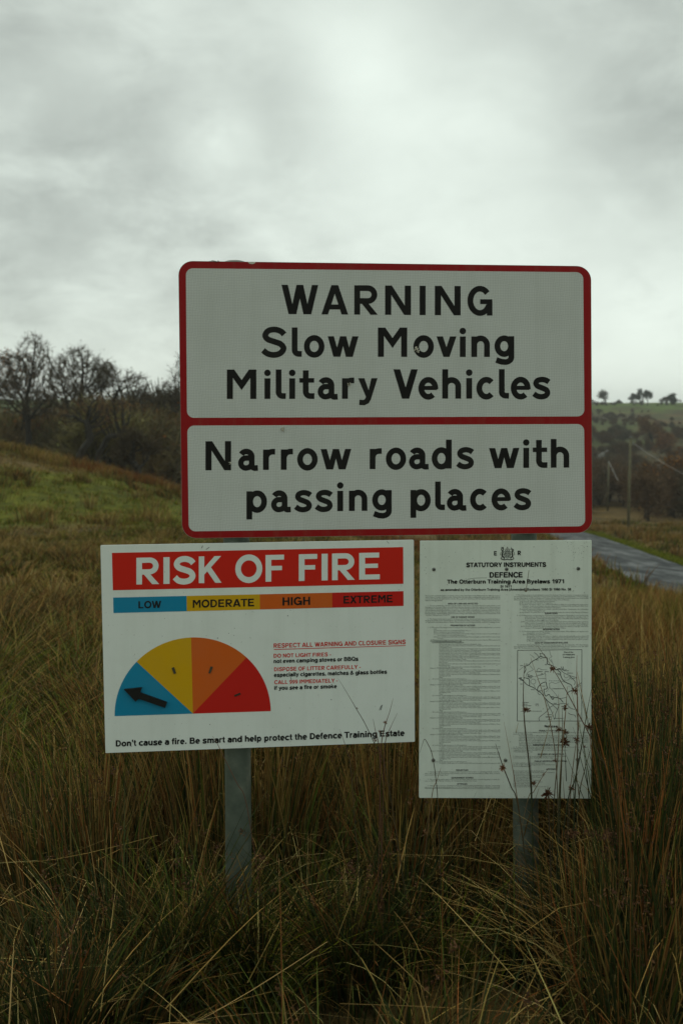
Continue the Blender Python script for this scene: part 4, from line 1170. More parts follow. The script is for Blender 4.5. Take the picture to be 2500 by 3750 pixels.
for x, y, z in FRONT_HEADS: lots.append(head_lot(x, y, z, 14, 0.006, rng))
for cx, cy, nn, r, h, lf in CL:                             # brown seed heads near the tops
    m = int(nn * (0.12 if cx > 0.62 else 0.06)); x, y, out = clump_points(cx, cy, m, r * 1.05)
    H = cap_height(x, y, h * rng.uniform(0.6, 0.95, m))
    lots.append(head_lot(x, y, ground_z(x, y) + H, 12, 0.006, rng))
for cx, cy, nn, h in ((-0.34, 2.72, 420, .30), (-0.22, 2.62, 360, .28), (-0.45, 2.9, 300, .34), (-1.15, 4.0, 400, .4), (0.30, 2.75, 260, .3), (-0.1, 3.0, 300, .36), (-1.5, 3.2, 300, .36)):   # fresh green tufts
    x, y, out = clump_points(cx, cy, nn, .10); H = cap_height(x, y, h * rng.uniform(0.4, 1.1, nn))
    lots.append(stand(x, y, out, H, rng.uniform(0.2, 0.8, nn), rng.uniform(0.002, 0.004, nn), {'green': 4, 'moss': 1.6, 'straw': 0.8, 'tan': 0.8}, (0.05, -0.1), 5, 1.9, rng.uniform(0, 0.3, nn), None, 0.6))
build_grass('rush_grass', lots, 'tall brown and dark green rushes and straw around the posts')

# middle distance: brown moor grass, tussock by tussock
lots = []


def wedge(n, y0, y1, k=0.50, side=None):
    y = np.sqrt(rng.uniform(y0 ** 2, y1 ** 2, n)); x = rng.uniform(-k, k, n) * y
    return x, y


def tufts(n, y0, y1, per, r, h, width, mix_fn, segs=3, keep=None, lean=(0.1, 0.6)):
    cx, cy = wedge(n, y0, y1)
    if keep is not None:
        k = keep(cx, cy); cx, cy = cx[k], cy[k]
    n = len(cx)
    if n == 0: return
    g = np.repeat(np.arange(n), per)
    a = rng.uniform(0, 2 * np.pi, n * per); d = np.abs(rng.normal(0, 1, n * per)) * r * np.repeat(rng.uniform(0.6, 1.5, n), per)
    x, y = cx[g] + d * np.cos(a), cy[g] + d * np.sin(a)
    ok = road_dist(x, y) > RW + 0.12 + 0.75 * (x > np.interp(y, rp[:, 1], rp[:, 0])) * (y < 80)
    x, y, a, g = x[ok], y[ok], a[ok], g[ok]
    hh = (rng.uniform(0.55, 1.35, n) * h)[g] * rng.uniform(0.5, 1.1, len(x))
    for mix, sel in mix_fn(cx, cy):
        s_ = sel[g]
        m = s_.sum()
        if m == 0: continue
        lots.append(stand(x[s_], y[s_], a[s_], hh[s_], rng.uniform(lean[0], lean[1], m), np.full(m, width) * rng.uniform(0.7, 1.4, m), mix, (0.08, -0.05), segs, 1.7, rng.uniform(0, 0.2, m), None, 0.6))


MOOR = {'tan': 2.2, 'brown': 2.4, 'green': 2.4, 'moss': 0.8, 'dark': 1.2, 'rust': 0.4, 'straw': 0.6}
MOORG = {'tan': 1.6, 'brown': 1.2, 'green': 2.2, 'dark': 0.8, 'moss': 1.8}
REED = {'tan': 4.0, 'rust': 1.6, 'brown': 2.0, 'straw': 1.0, 'green': 0.5}


def moor_mix(cx, cy):
    q = fbm(cx * 0.35, cy * 0.35, 41, 3)
    right = cx > 0.12 * cy
    return [(REED, right & (q < 0.62)), (MOORG, right & (q >= 0.62)), (MOOR, ~right & (q < 0.50)), (MOORG, ~right & (q >= 0.50))]


right_ = lambda x, y: x > 0.14 * y
left_ = lambda x, y: x <= 0.14 * y
patch = lambda x, y: fbm(x * 0.45, y * 0.45, 91, 3)
FLAT = {'tan': 1.1, 'brown': 1.5, 'green': 3.4, 'dark': 1.4, 'moss': 2.0, 'rust': 0.4}
DARKT = {'dark': 3.0, 'brown': 3.0, 'tan': 1.6, 'rust': 0.8}
PALET = {'tan': 3.0, 'straw': 1.8, 'brown': 1.4, 'green': 0.8}
# low tangled turf, then scattered tussocks, dark rush clumps and pale tufts standing out of it
tufts(1500, 4.4, 10, 46, 0.20, 0.26, 0.005, lambda x, y: [(FLAT, x > -1e9)], 4, left_, (0.4, 1.6))
tufts(3600, 10, 31, 22, 0.30, 0.20, 0.011, lambda x, y: [(FLAT, patch(x, y) > 0.47), (MOOR, patch(x, y) <= 0.47)], 3, left_, (0.3, 1.4))
tufts(420, 4.6, 12, 90, 0.13, 0.40, 0.0048, lambda x, y: [(DARKT, patch(x, y) > 0.5), (MOOR, patch(x, y) <= 0.5)], 4, lambda x, y: left_(x, y) & (patch(x, y) > 0.40), (0.2, 1.3))
tufts(800, 12, 31, 50, 0.20, 0.38, 0.010, lambda x, y: [(DARKT, patch(x + 40, y) > 0.52), (PALET, patch(x + 40, y) <= 0.52)], 3, lambda x, y: left_(x, y) & (patch(x, y) > 0.44), (0.2, 1.2))
# taller reeds right of the boards
tufts(1500, 4.4, 14, 60, 0.16, 0.52, 0.005, lambda x, y: [(REED, patch(x, y) < 0.52), (DARKT, (patch(x, y) >= 0.52) & (patch(x, y) < 0.60)), (MOORG, patch(x, y) >= 0.60)], 4, right_)
tufts(2600, 14, 31, 28, 0.24, 0.50, 0.011, lambda x, y: [(REED, patch(x, y) < 0.54), (MOORG, patch(x, y) >= 0.54)], 3, right_)
build_grass('moor_grass', lots, 'brown moor grass and reeds covering the field behind the signs')

# green hillside with pale tussocks, and the rough ground beyond the road
lots = []
HG = {'moss': 3.2, 'green': 0.8, 'tan': 1.1, 'brown': 0.5}
HT = {'tan': 3.2, 'brown': 2.2, 'straw': 0.8, 'moss': 0.9}
HB = {'rust': 4.0, 'brown': 1.4, 'tan': 0.6}


def hill_mix(cx, cy):
    q = fbm(cx * 0.22, cy * 0.22, 21, 4)
    crest = (cy + cx * 0.1 > 47.5) & (cx > -13)
    return [(HB, crest), (HG, ~crest & (q > 0.43)), (HT, ~crest & (q <= 0.43))]


lft = lambda x, y: x < 0.10 * y
tufts(5600, 27, 57, 16, 0.30, 0.17, 0.020, hill_mix, 2, lft)
tufts(700, 31, 57, 50, 0.26, 0.56, 0.018, lambda x, y: [(PALET, patch(x, y) > 0.50), (DARKT, patch(x, y) <= 0.50)], 3, lambda x, y: lft(x, y) & (fbm(x * .3, y * .3, 77, 3) > 0.47))
tufts(500, 47, 57, 40, 0.4, 0.50, 0.02, lambda x, y: [(HB, (x > -13)), (HT, (x <= -13))], 2, lft)
tufts(4200, 30, 90, 18, 0.36, 0.50, 0.026, lambda x, y: [(REED, patch(x, y) < 0.54), (MOORG, patch(x, y) >= 0.54)], 2, lambda x, y: x > 0.10 * y)
tufts(900, 32, 90, 30, 0.5, 0.75, 0.026, lambda x, y: [(REED, patch(x, y) < 0.5), (DARKT, patch(x, y) >= 0.5)], 2, lambda x, y: (x > 0.10 * y) & (patch(x, y + 50) > 0.5))
build_grass('hillside_grass', lots, 'mossy green slope with pale tussocks and rusty bracken on its crest')
# short green verge along the far side of the road
lots = []
m = 34000
tt = rng.uniform(0, 1, m); ii = (tt * (len(rp) - 1)).astype(int); fr_ = tt * (len(rp) - 1) - ii
P_ = rp[ii] + (rp[np.minimum(ii + 1, len(rp) - 1)] - rp[ii]) * fr_[:, None]
o_ = rng.choice([1, 1, 1, -1], m) * (RW + np.abs(rng.normal(0, 0.55, m)) + 0.02)
x, y = P_[:, 0] + nor[ii, 0] * o_, P_[:, 1] + nor[ii, 1] * o_
ok = (y > 14) & (y < 95); x, y = x[ok], y[ok]; m = len(x)
lots.append(stand(x, y, rng.uniform(0, 6.28, m), rng.uniform(0.06, 0.16, m), rng.uniform(0.2, 0.8, m), np.full(m, 0.03), {'moss': 5, 'green': 0.6}, (0, 0), 2, 1.5, 0.0, None))
build_grass('verge_grass', lots, 'strip of bright green turf along the edge of the wet road')

# ------------------------------------------------------------------ trees
M_BARK, nt, b_ = new_mat('bark')
bn = noise_node(nt, 3.0, 5, 0.6)
nt.links.new(ramp(nt, bn, [(0.3, (0.014, 0.012, 0.008)), (0.7, (0.036, 0.030, 0.020))]), b_.inputs['Base Color']); b_.inputs['Roughness'].default_value = 0.9
M_TWIG = tint_mat('twigs_and_leaves', 0.85, 0.05)
M_CONIFER = tint_mat('pine_needles', 0.8, 0.1)


def tree_shape(seed, h, spread, trunk_r, levels=4, fork=0.3, kids=3, twigs=7, lean=0.0, up=0.35, twig_len=0.9, gnarl=0.18):
    """limbs as tubes (one mesh), and the lists of twig strips that make the crown"""
    q = random.Random(seed)
    limbs = MB(); tw = []

    def rnd(): return Vector((q.gauss(0, 1), q.gauss(0, 1), q.gauss(0, 1)))

    def grow(p, d, L, r, lev):
        n = 5
        pts = [p.copy()]; rad_ = [r]
        for i in range(n):
            d = (d + rnd() * gnarl * 0.55 + Vector((0, 0, up * 0.12))).normalized()
            p = p + d * (L / n); pts.append(p.copy()); rad_.append(r * (1 - 0.45 * (i + 1) / n))
        limbs_add = (lev <= 2)
        if limbs_add: limbs.tube(pts, rad_, 7 if lev == 0 else 5 if lev == 1 else 4, False)
        else: tw.append((pts[0], pts[2], rad_[0])); tw.append((pts[2], pts[-1], rad_[2]))
        if lev >= levels:
            for k in range(twigs):
                i = q.randint(1, n)
                e = (d + rnd() * 0.75 + Vector((0, 0, 0.15))).normalized()
                tw.append((pts[i], pts[i] + e * twig_len * q.uniform(0.5, 1.3), 0.018))
            return
        m = kids + (1 if q.random() < 0.4 else 0)
        for k in range(m):
            i = n if k == 0 else q.randint(max(1, int(n * (0.45 if lev else fork + 0.3))), n)
            side = rnd(); side = (side - d * side.dot(d)).normalized()
            a = q.uniform(0.35, 0.85) * spread
            nd = (d * math.cos(a) + side * math.sin(a) + Vector((0, 0, up * 0.4))).normalized()
            grow(pts[i], nd, L * q.uniform(0.58, 0.82), rad_[i] * (0.75 if k == 0 else 0.58), lev + 1)

    grow(Vector((0, 0, -0.3)), Vector((lean, 0, 1)).normalized(), h * fork + 0.3, trunk_r, 0)
    top = max(max(b.z for _, b, _ in tw), max(v[2] for v in limbs.v))
    s = h / top
    limbs.v = [(x * s, y * s, z * s) for x, y, z in limbs.v]
    tw = [(a * s, b * s, r) for a, b, r in tw]
    return limbs, tw


def strips(tw, col, jit, q, wmul=1.0):
    n = len(tw)
    if n == 0: return np.zeros((0, 3)), np.zeros((0, 4), int), np.zeros((0, 3))
    a = np.array([t[0] for t in tw]); b = np.array([t[1] for t in tw]); r = np.array([t[2] for t in tw]) * wmul
    d = b - a; L = np.linalg.norm(d, axis=1)[:, None] + 1e-6
    w = np.cross(d / L, q.normal(0, 1, (n, 3))); w /= np.linalg.norm(w, axis=1)[:, None] + 1e-6
    r = r[:, None]
    v = np.stack([a - w * r, a + w * r, b + w * r * 0.5, b - w * r * 0.5], 1).reshape(-1, 3)
    f = np.arange(4 * n).reshape(-1, 4)
    c = np.array(col) * q.uniform(1 - jit, 1 + jit, (n, 1))
    return v, f, np.repeat(c, 4, 0)


def flakes(cen, size, col, jit, q):
    n = len(cen)
    u = q.normal(0, 1, (n, 3)); u /= np.linalg.norm(u, axis=1)[:, None]
    w = np.cross(u, q.normal(0, 1, (n, 3))); w /= np.linalg.norm(w, axis=1)[:, None]
    s = (size * q.uniform(0.5, 1.4, n))[:, None]
    v = np.stack([cen - u * s, cen + w * s * 0.6, cen + u * s, cen - w * s * 0.6], 1).reshape(-1, 3)
    f = np.arange(4 * n).reshape(-1, 4)
    c = np.array(col) * q.uniform(1 - jit, 1 + jit, (n, 1)) * q.uniform(0.93, 1.07, (n, 3))
    return v, f, np.repeat(c, 4, 0)


def join(parts):
    v, f, c, o = [], [], [], 0
    for a, b, d in parts:
        v.append(a); f.append(b + o); c.append(d); o += len(a)
    return np.concatenate(v), np.concatenate(f), np.concatenate(c)


def leafy(tw, per, spread_, size, col, jit, q, frac=1.0):
    ends = np.array([t[1] for t in tw]); mids = np.array([(t[0] + t[1]) * 0.5 for t in tw])
    p = np.concatenate([ends, mids]); p = p[q.random(len(p)) < frac]
    p = np.repeat(p, per, 0) + q.normal(0, spread_, (len(p) * per, 3))
    return flakes(p, size, col, jit, q)


TW_GREY = (0.075, 0.060, 0.038); TW_BROWN = (0.11, 0.066, 0.034)


def make_tree(name, place, shape_args, label, group=None, leaf=None, twcol=TW_GREY, wmul=1.3, cat='tree', mat=None):
    limbs, tw = tree_shape(**shape_args)
    q = np.random.default_rng(shape_args['seed'])
    root = empty(name, place); tag(root, label, cat, group)
    root.rotation_euler.z = shape_args['seed'] * 1.7
    tr = bpy.data.objects.new('trunk', raw_mesh('trunk', limbs.v, limbs.f, True)); tr.data.materials.append(M_BARK); COL.objects.link(tr); tr.parent = root
    ps = [strips(tw, twcol, 0.35, q, wmul)]
    if leaf: ps.append(leafy(tw, leaf[0], leaf[1], leaf[2], leaf[3], 0.4, q, leaf[4]))
    cr_ = bpy.data.objects.new('crown', np_mesh('crown', *join(ps))); cr_.data.materials.append(mat or M_TWIG); COL.objects.link(cr_); cr_.parent = root
    return root


def spot(px, depth, sink=0.2):
    x = (px - CX) / FPX * depth
    return (x, depth, zg(x, depth) - sink)


def tall_for(py, px, depth):
    """height of something at that depth whose top is seen at row py"""
    x, y, z = spot(px, depth)
    return EYE - (py - HY) / FPX * depth - z


def bare(px, depth, top, seed, label, **kw):
    a = dict(seed=seed, h=tall_for(top, px, depth), spread=0.95, trunk_r=0.30, levels=5, fork=0.26, kids=2, twigs=6, up=0.3, twig_len=0.8)
    leaf = kw.pop('leaf', None); wm = kw.pop('wmul', 1.5); tc_ = kw.pop('twcol', TW_GREY)
    a.update(kw)
    return make_tree('bare_tree', spot(px, depth), a, label, 'bare trees beyond the left hillside', leaf, tc_, wm)


def colonise(h, blobs, base_pts, seed, n_att=650, step=0.24, kill=0.36, reach=1.8):
    """grow limbs from the trunk towards points scattered through the crown; blobs: (x, z, rx, rz) in parts of the height"""
    q = np.random.default_rng(seed)
    vol = np.array([b[2] * b[2] * b[3] for b in blobs]); vol /= vol.sum(); att = []
    for b, w_ in zip(blobs, vol):
        m = max(8, int(n_att * 2.6 * w_)); u = q.normal(0, 1, (m, 3)); u /= np.linalg.norm(u, axis=1)[:, None]
        u *= (q.random(m) ** 0.42)[:, None]
        att.append(np.stack([(b[0] + u[:, 0] * b[2]) * h, u[:, 1] * b[2] * h * 0.9, (b[1] + u[:, 2] * b[3]) * h], -1))
    att = np.concatenate(att)
    k_s = min(1.0, h / 9.0); step *= k_s; kill *= k_s; reach *= k_s
    pos = [np.array(base_pts[0], float) * h]; par = [-1]
    for p in base_pts[1:]:                                   # the trunk as drawn, each entry (x, y, z[, parent station])
        a = np.array(p[:3], float) * h; start = par_of[p[3]] if len(p) > 3 else len(pos) - 1
        s0 = pos[start]; n_ = max(1, int(np.linalg.norm(a - s0) / step))
        prev = start
        for k in range(1, n_ + 1):
            pos.append(s0 + (a - s0) * k / n_ + q.normal(0, 0.035, 3)); par.append(prev); prev = len(pos) - 1
        par_of[len(par_of)] = prev
    P = np.array(pos); near = np.full(len(att), 1e9); who = np.zeros(len(att), int)
    fresh = np.arange(len(P))
    for it in range(130):
        d = np.linalg.norm(att[:, None] - P[None, fresh], axis=2); k = d.argmin(1); dm = d[np.arange(len(att)), k]
        up_ = dm < near; near[up_] = dm[up_]; who[up_] = fresh[k[up_]]
        keep = near > kill; att, near, who = att[keep], near[keep], who[keep]
        if len(att) == 0: break
        act = near < (reach if it > 8 else 99)
        if not act.any(): reach *= 1.5; continue
        ids = np.unique(who[act]); new = []
        for i_ in ids:
            v = att[act & (who == i_)] - P[i_]; v /= np.linalg.norm(v, axis=1)[:, None]; v = v.sum(0) + q.normal(0, 0.25, 3); v /= np.linalg.norm(v) + 1e-6
            new.append(P[i_] + v * step); par.append(i_)
        P = np.concatenate([P, np.array(new)]); fresh = np.arange(len(P) - len(new), len(P))
    return P, np.array(par)


def grown_tree(px, depth, top, seed, label, blobs, trunk, r0=0.3, twigs=5, leaf=None, twcol=TW_GREY, tw_w=0.020, n_att=650, name='bare_tree', group='bare trees beyond the left hillside'):
    global par_of
    par_of = {0: 0}
    h = tall_for(top, px, depth)
    P, par = colonise(h, blobs, trunk, seed, n_att)
    n = len(P); kids = [[] for _ in range(n)]
    for i in range(1, n): kids[par[i]].append(i)
    load = np.zeros(n)
    for i in range(n - 1, -1, -1):
        load[i] = 1.0 if not kids[i] else sum(load[k] for k in kids[i])
    rad_ = 0.013 + (r0 - 0.013) * (load / load.max()) ** 0.58
    limbs = MB(); tw = []; q = np.random.default_rng(seed)
    def chain(i):
        pts, rr = [], []
        if par[i] >= 0: pts.append(P[par[i]]); rr.append(min(rad_[par[i]], rad_[i] * 1.25))
        while True:
            pts.append(P[i]); rr.append(rad_[i])
            if not kids[i]: break
            ks = sorted(kids[i], key=lambda k: -load[k])
            for k in ks[1:]: stack.append(k)
            i = ks[0]
        for k in range(len(pts) - 1):
            if rr[k] < 0.034: tw.append((Vector(pts[k]), Vector(pts[k + 1]), rr[k]))
        big = [k for k in range(len(pts)) if rr[k] >= 0.030]
        if len(big) > 1: limbs.tube([pts[k] for k in big], [rr[k] for k in big], 6, False)
    stack = [0]
    while stack: chain(stack.pop())
    core = [(a, b, r) for a, b, r in tw]
    for a, b, r in core:                                     # fine twigs along the thin limbs
        d = (b - a).normalized()
        for k in range(int(twigs * 1.25) if r < 0.026 else 1):
            e = (d * 0.8 + Vector(q.normal(0, 0.55, 3)) + Vector((0, 0, 0.25))).normalized()
            s0 = a.lerp(b, q.random()); tw.append((s0, s0 + e * q.uniform(0.3, 0.85), tw_w))
    root = empty(name, spot(px, depth)); tag(root, label, 'tree', group)
    tr = bpy.data.objects.new('trunk', raw_mesh('trunk', limbs.v, limbs.f, True)); tr.data.materials.append(M_BARK); COL.objects.link(tr); tr.parent = root
    ps = [strips(tw, twcol, 0.35, q)]
    if leaf: ps.append(leafy(tw, leaf[0], leaf[1], leaf[2], leaf[3], 0.4, q, leaf[4]))
    cr_ = bpy.data.objects.new('crown', np_mesh('crown', *join(ps))); cr_.data.materials.append(M_TWIG); COL.objects.link(cr_); cr_.parent = root
    return root


grown_tree(150, 84, 1215, 3, 'tallest bare tree with forked trunk at the left edge of the wood',
           [(-0.04, 0.80, 0.13, 0.19), (-0.20, 0.62, 0.12, 0.13), (0.12, 0.66, 0.14, 0.15), (-0.06, 0.56, 0.16, 0.10), (0.24, 0.56, 0.08, 0.10)],
           [(0, 0, -0.03), (0.0, 0, 0.13), (-0.07, 0, 0.28, 1), (-0.08, 0.0, 0.46, 2), (0.10, 0.02, 0.27, 1), (0.17, 0.02, 0.45, 4)], 0.30, 6, (1, 0.2, 0.07, (0.11, 0.07, 0.04), 0.12), n_att=1000)
grown_tree(40, 90, 1275, 8, 'bare tree with loose rusty top, leftmost in the wood',
           [(0.0, 0.82, 0.20, 0.17), (-0.22, 0.66, 0.14, 0.14), (0.20, 0.62, 0.12, 0.12)], [(0, 0, -0.03), (0.02, 0, 0.2), (0.08, 0, 0.48, 1), (-0.10, 0, 0.45, 1)], 0.22, 6, (1, 0.2, 0.09, (0.20, 0.09, 0.03), 0.20), n_att=600)
grown_tree(283, 87, 1258, 12, 'dark rounded bare tree right of the tallest forked one',
           [(0.0, 0.86, 0.13, 0.13), (0.16, 0.80, 0.10, 0.11), (-0.12, 0.74, 0.08, 0.10), (0.04, 0.70, 0.14, 0.08)], [(0, 0, -0.03), (-0.01, 0, 0.25), (0.02, 0, 0.62, 1)], 0.26, 7, (1, 0.12, 0.07, (0.085, 0.072, 0.036), 0.30), n_att=560)
grown_tree(372, 89, 1318, 17, 'spreading bare tree whose crown steps down towards the sign',
           [(0.0, 0.88, 0.15, 0.12), (0.20, 0.82, 0.14, 0.11), (-0.12, 0.76, 0.10, 0.10), (0.30, 0.70, 0.10, 0.10)], [(0, 0, -0.03), (-0.06, 0, 0.3), (-0.02, 0, 0.60, 1), (0.08, 0, 0.70, 2)], 0.22, 7, (1, 0.12, 0.07, (0.085, 0.066, 0.036), 0.30), n_att=300)
grown_tree(500, 58, 1590, 22, 'short crooked tree on the bracken crest of the hillside',
           [(-0.10, 0.86, 0.22, 0.14), (0.22, 0.70, 0.18, 0.14), (-0.30, 0.62, 0.14, 0.10)], [(0.06, 0, -0.05), (-0.02, 0, 0.16), (0.04, 0, 0.34, 1), (-0.10, 0, 0.50, 2), (-0.06, 0, 0.74, 3), (0.18, 0, 0.48, 2)], 0.20, 6, None, n_att=260)
grown_tree(300, 68, 1440, 25, 'curved dark tree in the brown thicket below the rounded one',
           [(0.12, 0.84, 0.22, 0.15), (0.25, 0.66, 0.14, 0.12), (-0.14, 0.74, 0.14, 0.12)], [(0, 0, -0.05), (-0.03, 0, 0.25), (0.10, 0, 0.46, 1), (0.06, 0, 0.66, 2)], 0.26, 7, (1, 0.2, 0.08, (0.14, 0.08, 0.038), 0.25), TW_BROWN, n_att=500)
grown_tree(350, 70, 1455, 28, 'leaning tree with one bent limb in the thicket',
           [(0.22, 0.86, 0.22, 0.14), (0.02, 0.78, 0.14, 0.12), (0.36, 0.66, 0.10, 0.10)], [(0, 0, -0.05), (0.02, 0, 0.30), (0.14, 0, 0.52, 1), (0.34, 0, 0.60, 2)], 0.24, 7, (1, 0.2, 0.08, (0.13, 0.085, 0.04), 0.25), TW_BROWN, n_att=500)
grown_tree(712, 92, 1285, 31, 'bare tree mostly hidden behind the warning sign',
           [(0.0, 0.84, 0.16, 0.16), (-0.14, 0.70, 0.12, 0.12), (0.14, 0.70, 0.12, 0.12)], [(0, 0, -0.03), (0, 0, 0.5)], 0.26, 7, (1, 0.12, 0.07, (0.07, 0.062, 0.036), 0.3), n_att=500)

# thickets: a wood that reads as one brown mass
proto = []
for s in range(5):
    limbs, tw = tree_shape(seed=50 + s, h=1.0 * 8, spread=1.15, trunk_r=0.16, levels=4, fork=0.16, kids=3, twigs=9, up=0.25, twig_len=0.9, gnarl=0.25)
    q = np.random.default_rng(s)
    lv = np.array(limbs.v); lf = [f for f in limbs.f if len(f) == 4]
    proto.append((lv, np.array(lf), tw, q))


def thicket(name, places, label, cmul=1.0):
    ps = []
    for i, (x, y, h, col, dens, lcol) in enumerate(places):
        sunk = 0.28 * h if y > 170 else 0.2
        lv, lf, tw, _ = proto[i % 5]; q = np.random.default_rng(900 + i)
        k = h / 8.0; a = q.uniform(0, 6.28); ca, sa = math.cos(a), math.sin(a)
        kx = k * q.uniform(0.8, 1.15)
        one = [(lv, lf, np.tile(np.array((0.035, 0.030, 0.021)), (len(lv), 1))), strips(tw, col, 0.4, q, 2.0)]
        if dens: one.append(leafy(tw, 1, 0.30, 0.13, lcol, 0.45, q, dens))
        v, f, c = join(one)
        w = np.stack([(v[:, 0] * ca - v[:, 1] * sa) * kx + x, (v[:, 0] * sa + v[:, 1] * ca) * kx + y, v[:, 2] * k + zg(x, y) - sunk], -1)
        ps.append((w, f, c * cmul))
    o = link_mesh(name, np_mesh(name, *join(ps)), M_TWIG)
    tag(o, label, kind='stuff')
    return o


q = random.Random(5)
pl = []
browns = [(0.125, 0.092, 0.042), (0.145, 0.090, 0.036), (0.10, 0.085, 0.042), (0.13, 0.115, 0.044)]
for i in range(64):
    d = q.uniform(77, 108); px = q.uniform(-180, 1120)
    topy = (1450 if px < 200 else 1425) + 10 * math.sin(px * 0.013) + (10 if px > 430 else 0) + q.uniform(-4, 70) * (1 if d > 76 else 1.6)
    x, y, z = spot(px, d); h = tall_for(topy, px, d)
    if h < 2.2: continue
    col = q.choice(browns)
    pl.append((x, y, h, col, q.uniform(0.05, 0.28), q.choice([(0.15, 0.085, 0.036), (0.20, 0.085, 0.030), (0.11, 0.10, 0.040), (0.10, 0.08, 0.042)])))
for i in range(24):                                        # pale thin saplings rising from the thicket
    d = q.uniform(98, 112); px = q.uniform(440, 720)
    x, y, z = spot(px, d); pl.append((x, y, tall_for(q.uniform(1380, 1425), px, d), (0.075, 0.068, 0.05), 0.03, (0.09, 0.06, 0.03)))
thicket('woodland', pl, 'brown bare wood beyond the crest of the left hillside', 1.2)
pl = []
for i in range(84):
    px = q.uniform(1700, 2900); d = q.uniform(136, 152) if 2090 < px < 2350 else q.uniform(96, 150)
    topy = (1700 if d < 118 else 1668) + q.uniform(-14, 60)
    h = tall_for(topy, px, d); x, y, z = spot(px, d)
    if h < 1.6 or road_dist(np.array([x]), np.array([y]))[0] < 3.5: continue
    pl.append((x, y, h, q.choice([(0.105, 0.076, 0.044), (0.11, 0.072, 0.040), (0.09, 0.074, 0.048)]), q.uniform(0.1, 0.35), q.choice([(0.14, 0.080, 0.040), (0.11, 0.080, 0.042), (0.105, 0.070, 0.042)])))
for i in range(900):                                       # scrub on the hillside beyond
    d = q.uniform(180, 440); px = q.uniform(1500, 3000)
    x, y, z = spot(px, d)
    if fbm(np.array([x * 0.02]), np.array([y * 0.02]), 61, 3)[0] < 0.42 + 0.14 * (d > 370): continue
    pl.append((x, y, q.uniform(1.2, 4.2) * (1.3 if d < 300 else 0.8), q.choice([(0.085, 0.068, 0.042), (0.10, 0.066, 0.038)]), q.uniform(0.08, 0.3), q.choice([(0.12, 0.070, 0.034), (0.08, 0.066, 0.038), (0.070, 0.070, 0.030)])))
for i in range(90):                                        # gorse and thorn breaking the far skyline
    d = q.uniform(500, 545); px = q.uniform(1900, 2700); x, y, z = spot(px, d)
    pl.append((x, y, q.uniform(1.0, 3.2), (0.075, 0.064, 0.040), q.uniform(0.15, 0.4), (0.07, 0.064, 0.034)))
thicket('valley_woodland', pl, 'brown and russet trees filling the valley behind the poles')


def oak(px, depth, top, seed, label, col):
    a = dict(seed=seed, h=tall_for(top, px, depth), spread=1.25, trunk_r=0.3, levels=5, fork=0.2, kids=3, twigs=4, up=0.15, twig_len=0.8)
    return make_tree('russet_tree', spot(px, depth), a, label, None, (1, 0.3, 0.12, col, 0.40), TW_BROWN, 1.4)


oak(2452, 112, 1640, 61, 'broad orange brown tree right of the taller utility pole', (0.26, 0.118, 0.028))
oak(2455, 235, 1566, 64, 'small russet tree alone in a green field on the far hill', (0.24, 0.105, 0.034))
oak(2385, 262, 1512, 66, 'dull orange tree in the middle of the far hillside', (0.20, 0.10, 0.038))
sk = [(2222, 505, 1423, 71, 'round bare tree on the skyline, just right of the warning sign', 'bare'), (2322, 505, 1440, 73, 'low wide windswept pine on the skyline left of the taller pine', 'pine'), (2349, 507, 1424, 75, 'tallest dark pine on the skyline', 'pine'),
      (2370, 505, 1440, 77, 'thin pine on the skyline, right of the tallest pine', 'pine'), (2437, 508, 1450, 79, 'low bare hawthorn on the skyline beyond the pines', 'bare'), (2473, 505, 1440, 81, 'slim skyline tree with a bare stem and small top', 'pine')]
for px, d, top, seed, lab, kindt in sk:
    h = tall_for(top, px, d)
    if kindt == 'bare':
        make_tree('bare_tree', spot(px, d), dict(seed=seed, h=h, spread=1.1, trunk_r=0.3, levels=4, fork=0.22, kids=3, twigs=6, up=0.25, twig_len=0.7), lab, None, (1, 0.2, 0.16, (0.05, 0.045, 0.03), 0.3), TW_GREY, 3.0)
    else:
        make_tree('pine_tree', spot(px, d), dict(seed=seed, h=h, spread=1.0, trunk_r=0.3, levels=4, fork=0.4, kids=3 if seed != 77 else 2, twigs=3, up=0.2, twig_len=0.5), lab, None, (2, 0.3, 0.28, (0.022, 0.034, 0.018), 0.8), (0.03, 0.035, 0.02), 3.0, mat=M_CONIFER)

# ------------------------------------------------------------------ poles, wire, walls
M_WOOD, nt, b_ = new_mat('weathered_wood')
wn_ = noise_node(nt, 5.0, 5, 0.6)
nt.links.new(ramp(nt, wn_, [(0.3, (0.085, 0.080, 0.040)), (0.7, (0.15, 0.135, 0.075))]), b_.inputs['Base Color']); b_.inputs['Roughness'].default_value = 0.85
M_WIRE, nt, b_ = new_mat('pale_wire'); b_.inputs['Base Color'].default_value = (0.38, 0.38, 0.36, 1); b_.inputs['Roughness'].default_value = 0.5


def utility_pole(px, depth, top, lean, label):
    x, y, z = spot(px, depth, 0.4); h = tall_for(top, px, depth) + 0.2
    root = empty('utility_pole', (x, y, z)); tag(root, label, 'utility pole', 'wooden poles by the valley road')
    m = MB(); tp = Vector((x + lean, y, z + h)); m.tube([(x, y, z), (x + lean * 0.5, y, z + h * 0.5), tp], [0.125, 0.11, 0.09], 10); m.build('pole', M_WOOD, root, True)
    c = MB(); c.tube([tp, tp + Vector((0, 0, 0.06)), tp + Vector((0, 0, 0.12))], [0.13, 0.13, 0.03], 10); c.build('cap', M_STEEL, root, True)
    k = MB(); k.tube([tp + Vector((0.10, -0.02, -0.55)), tp + Vector((0.20, -0.02, -0.55)), tp + Vector((0.20, -0.02, -0.38)), tp + Vector((0.20, -0.02, -0.26))], [0.03, 0.03, 0.055, 0.03], 8); k.build('insulator', M_STEEL, root, True)
    return tp


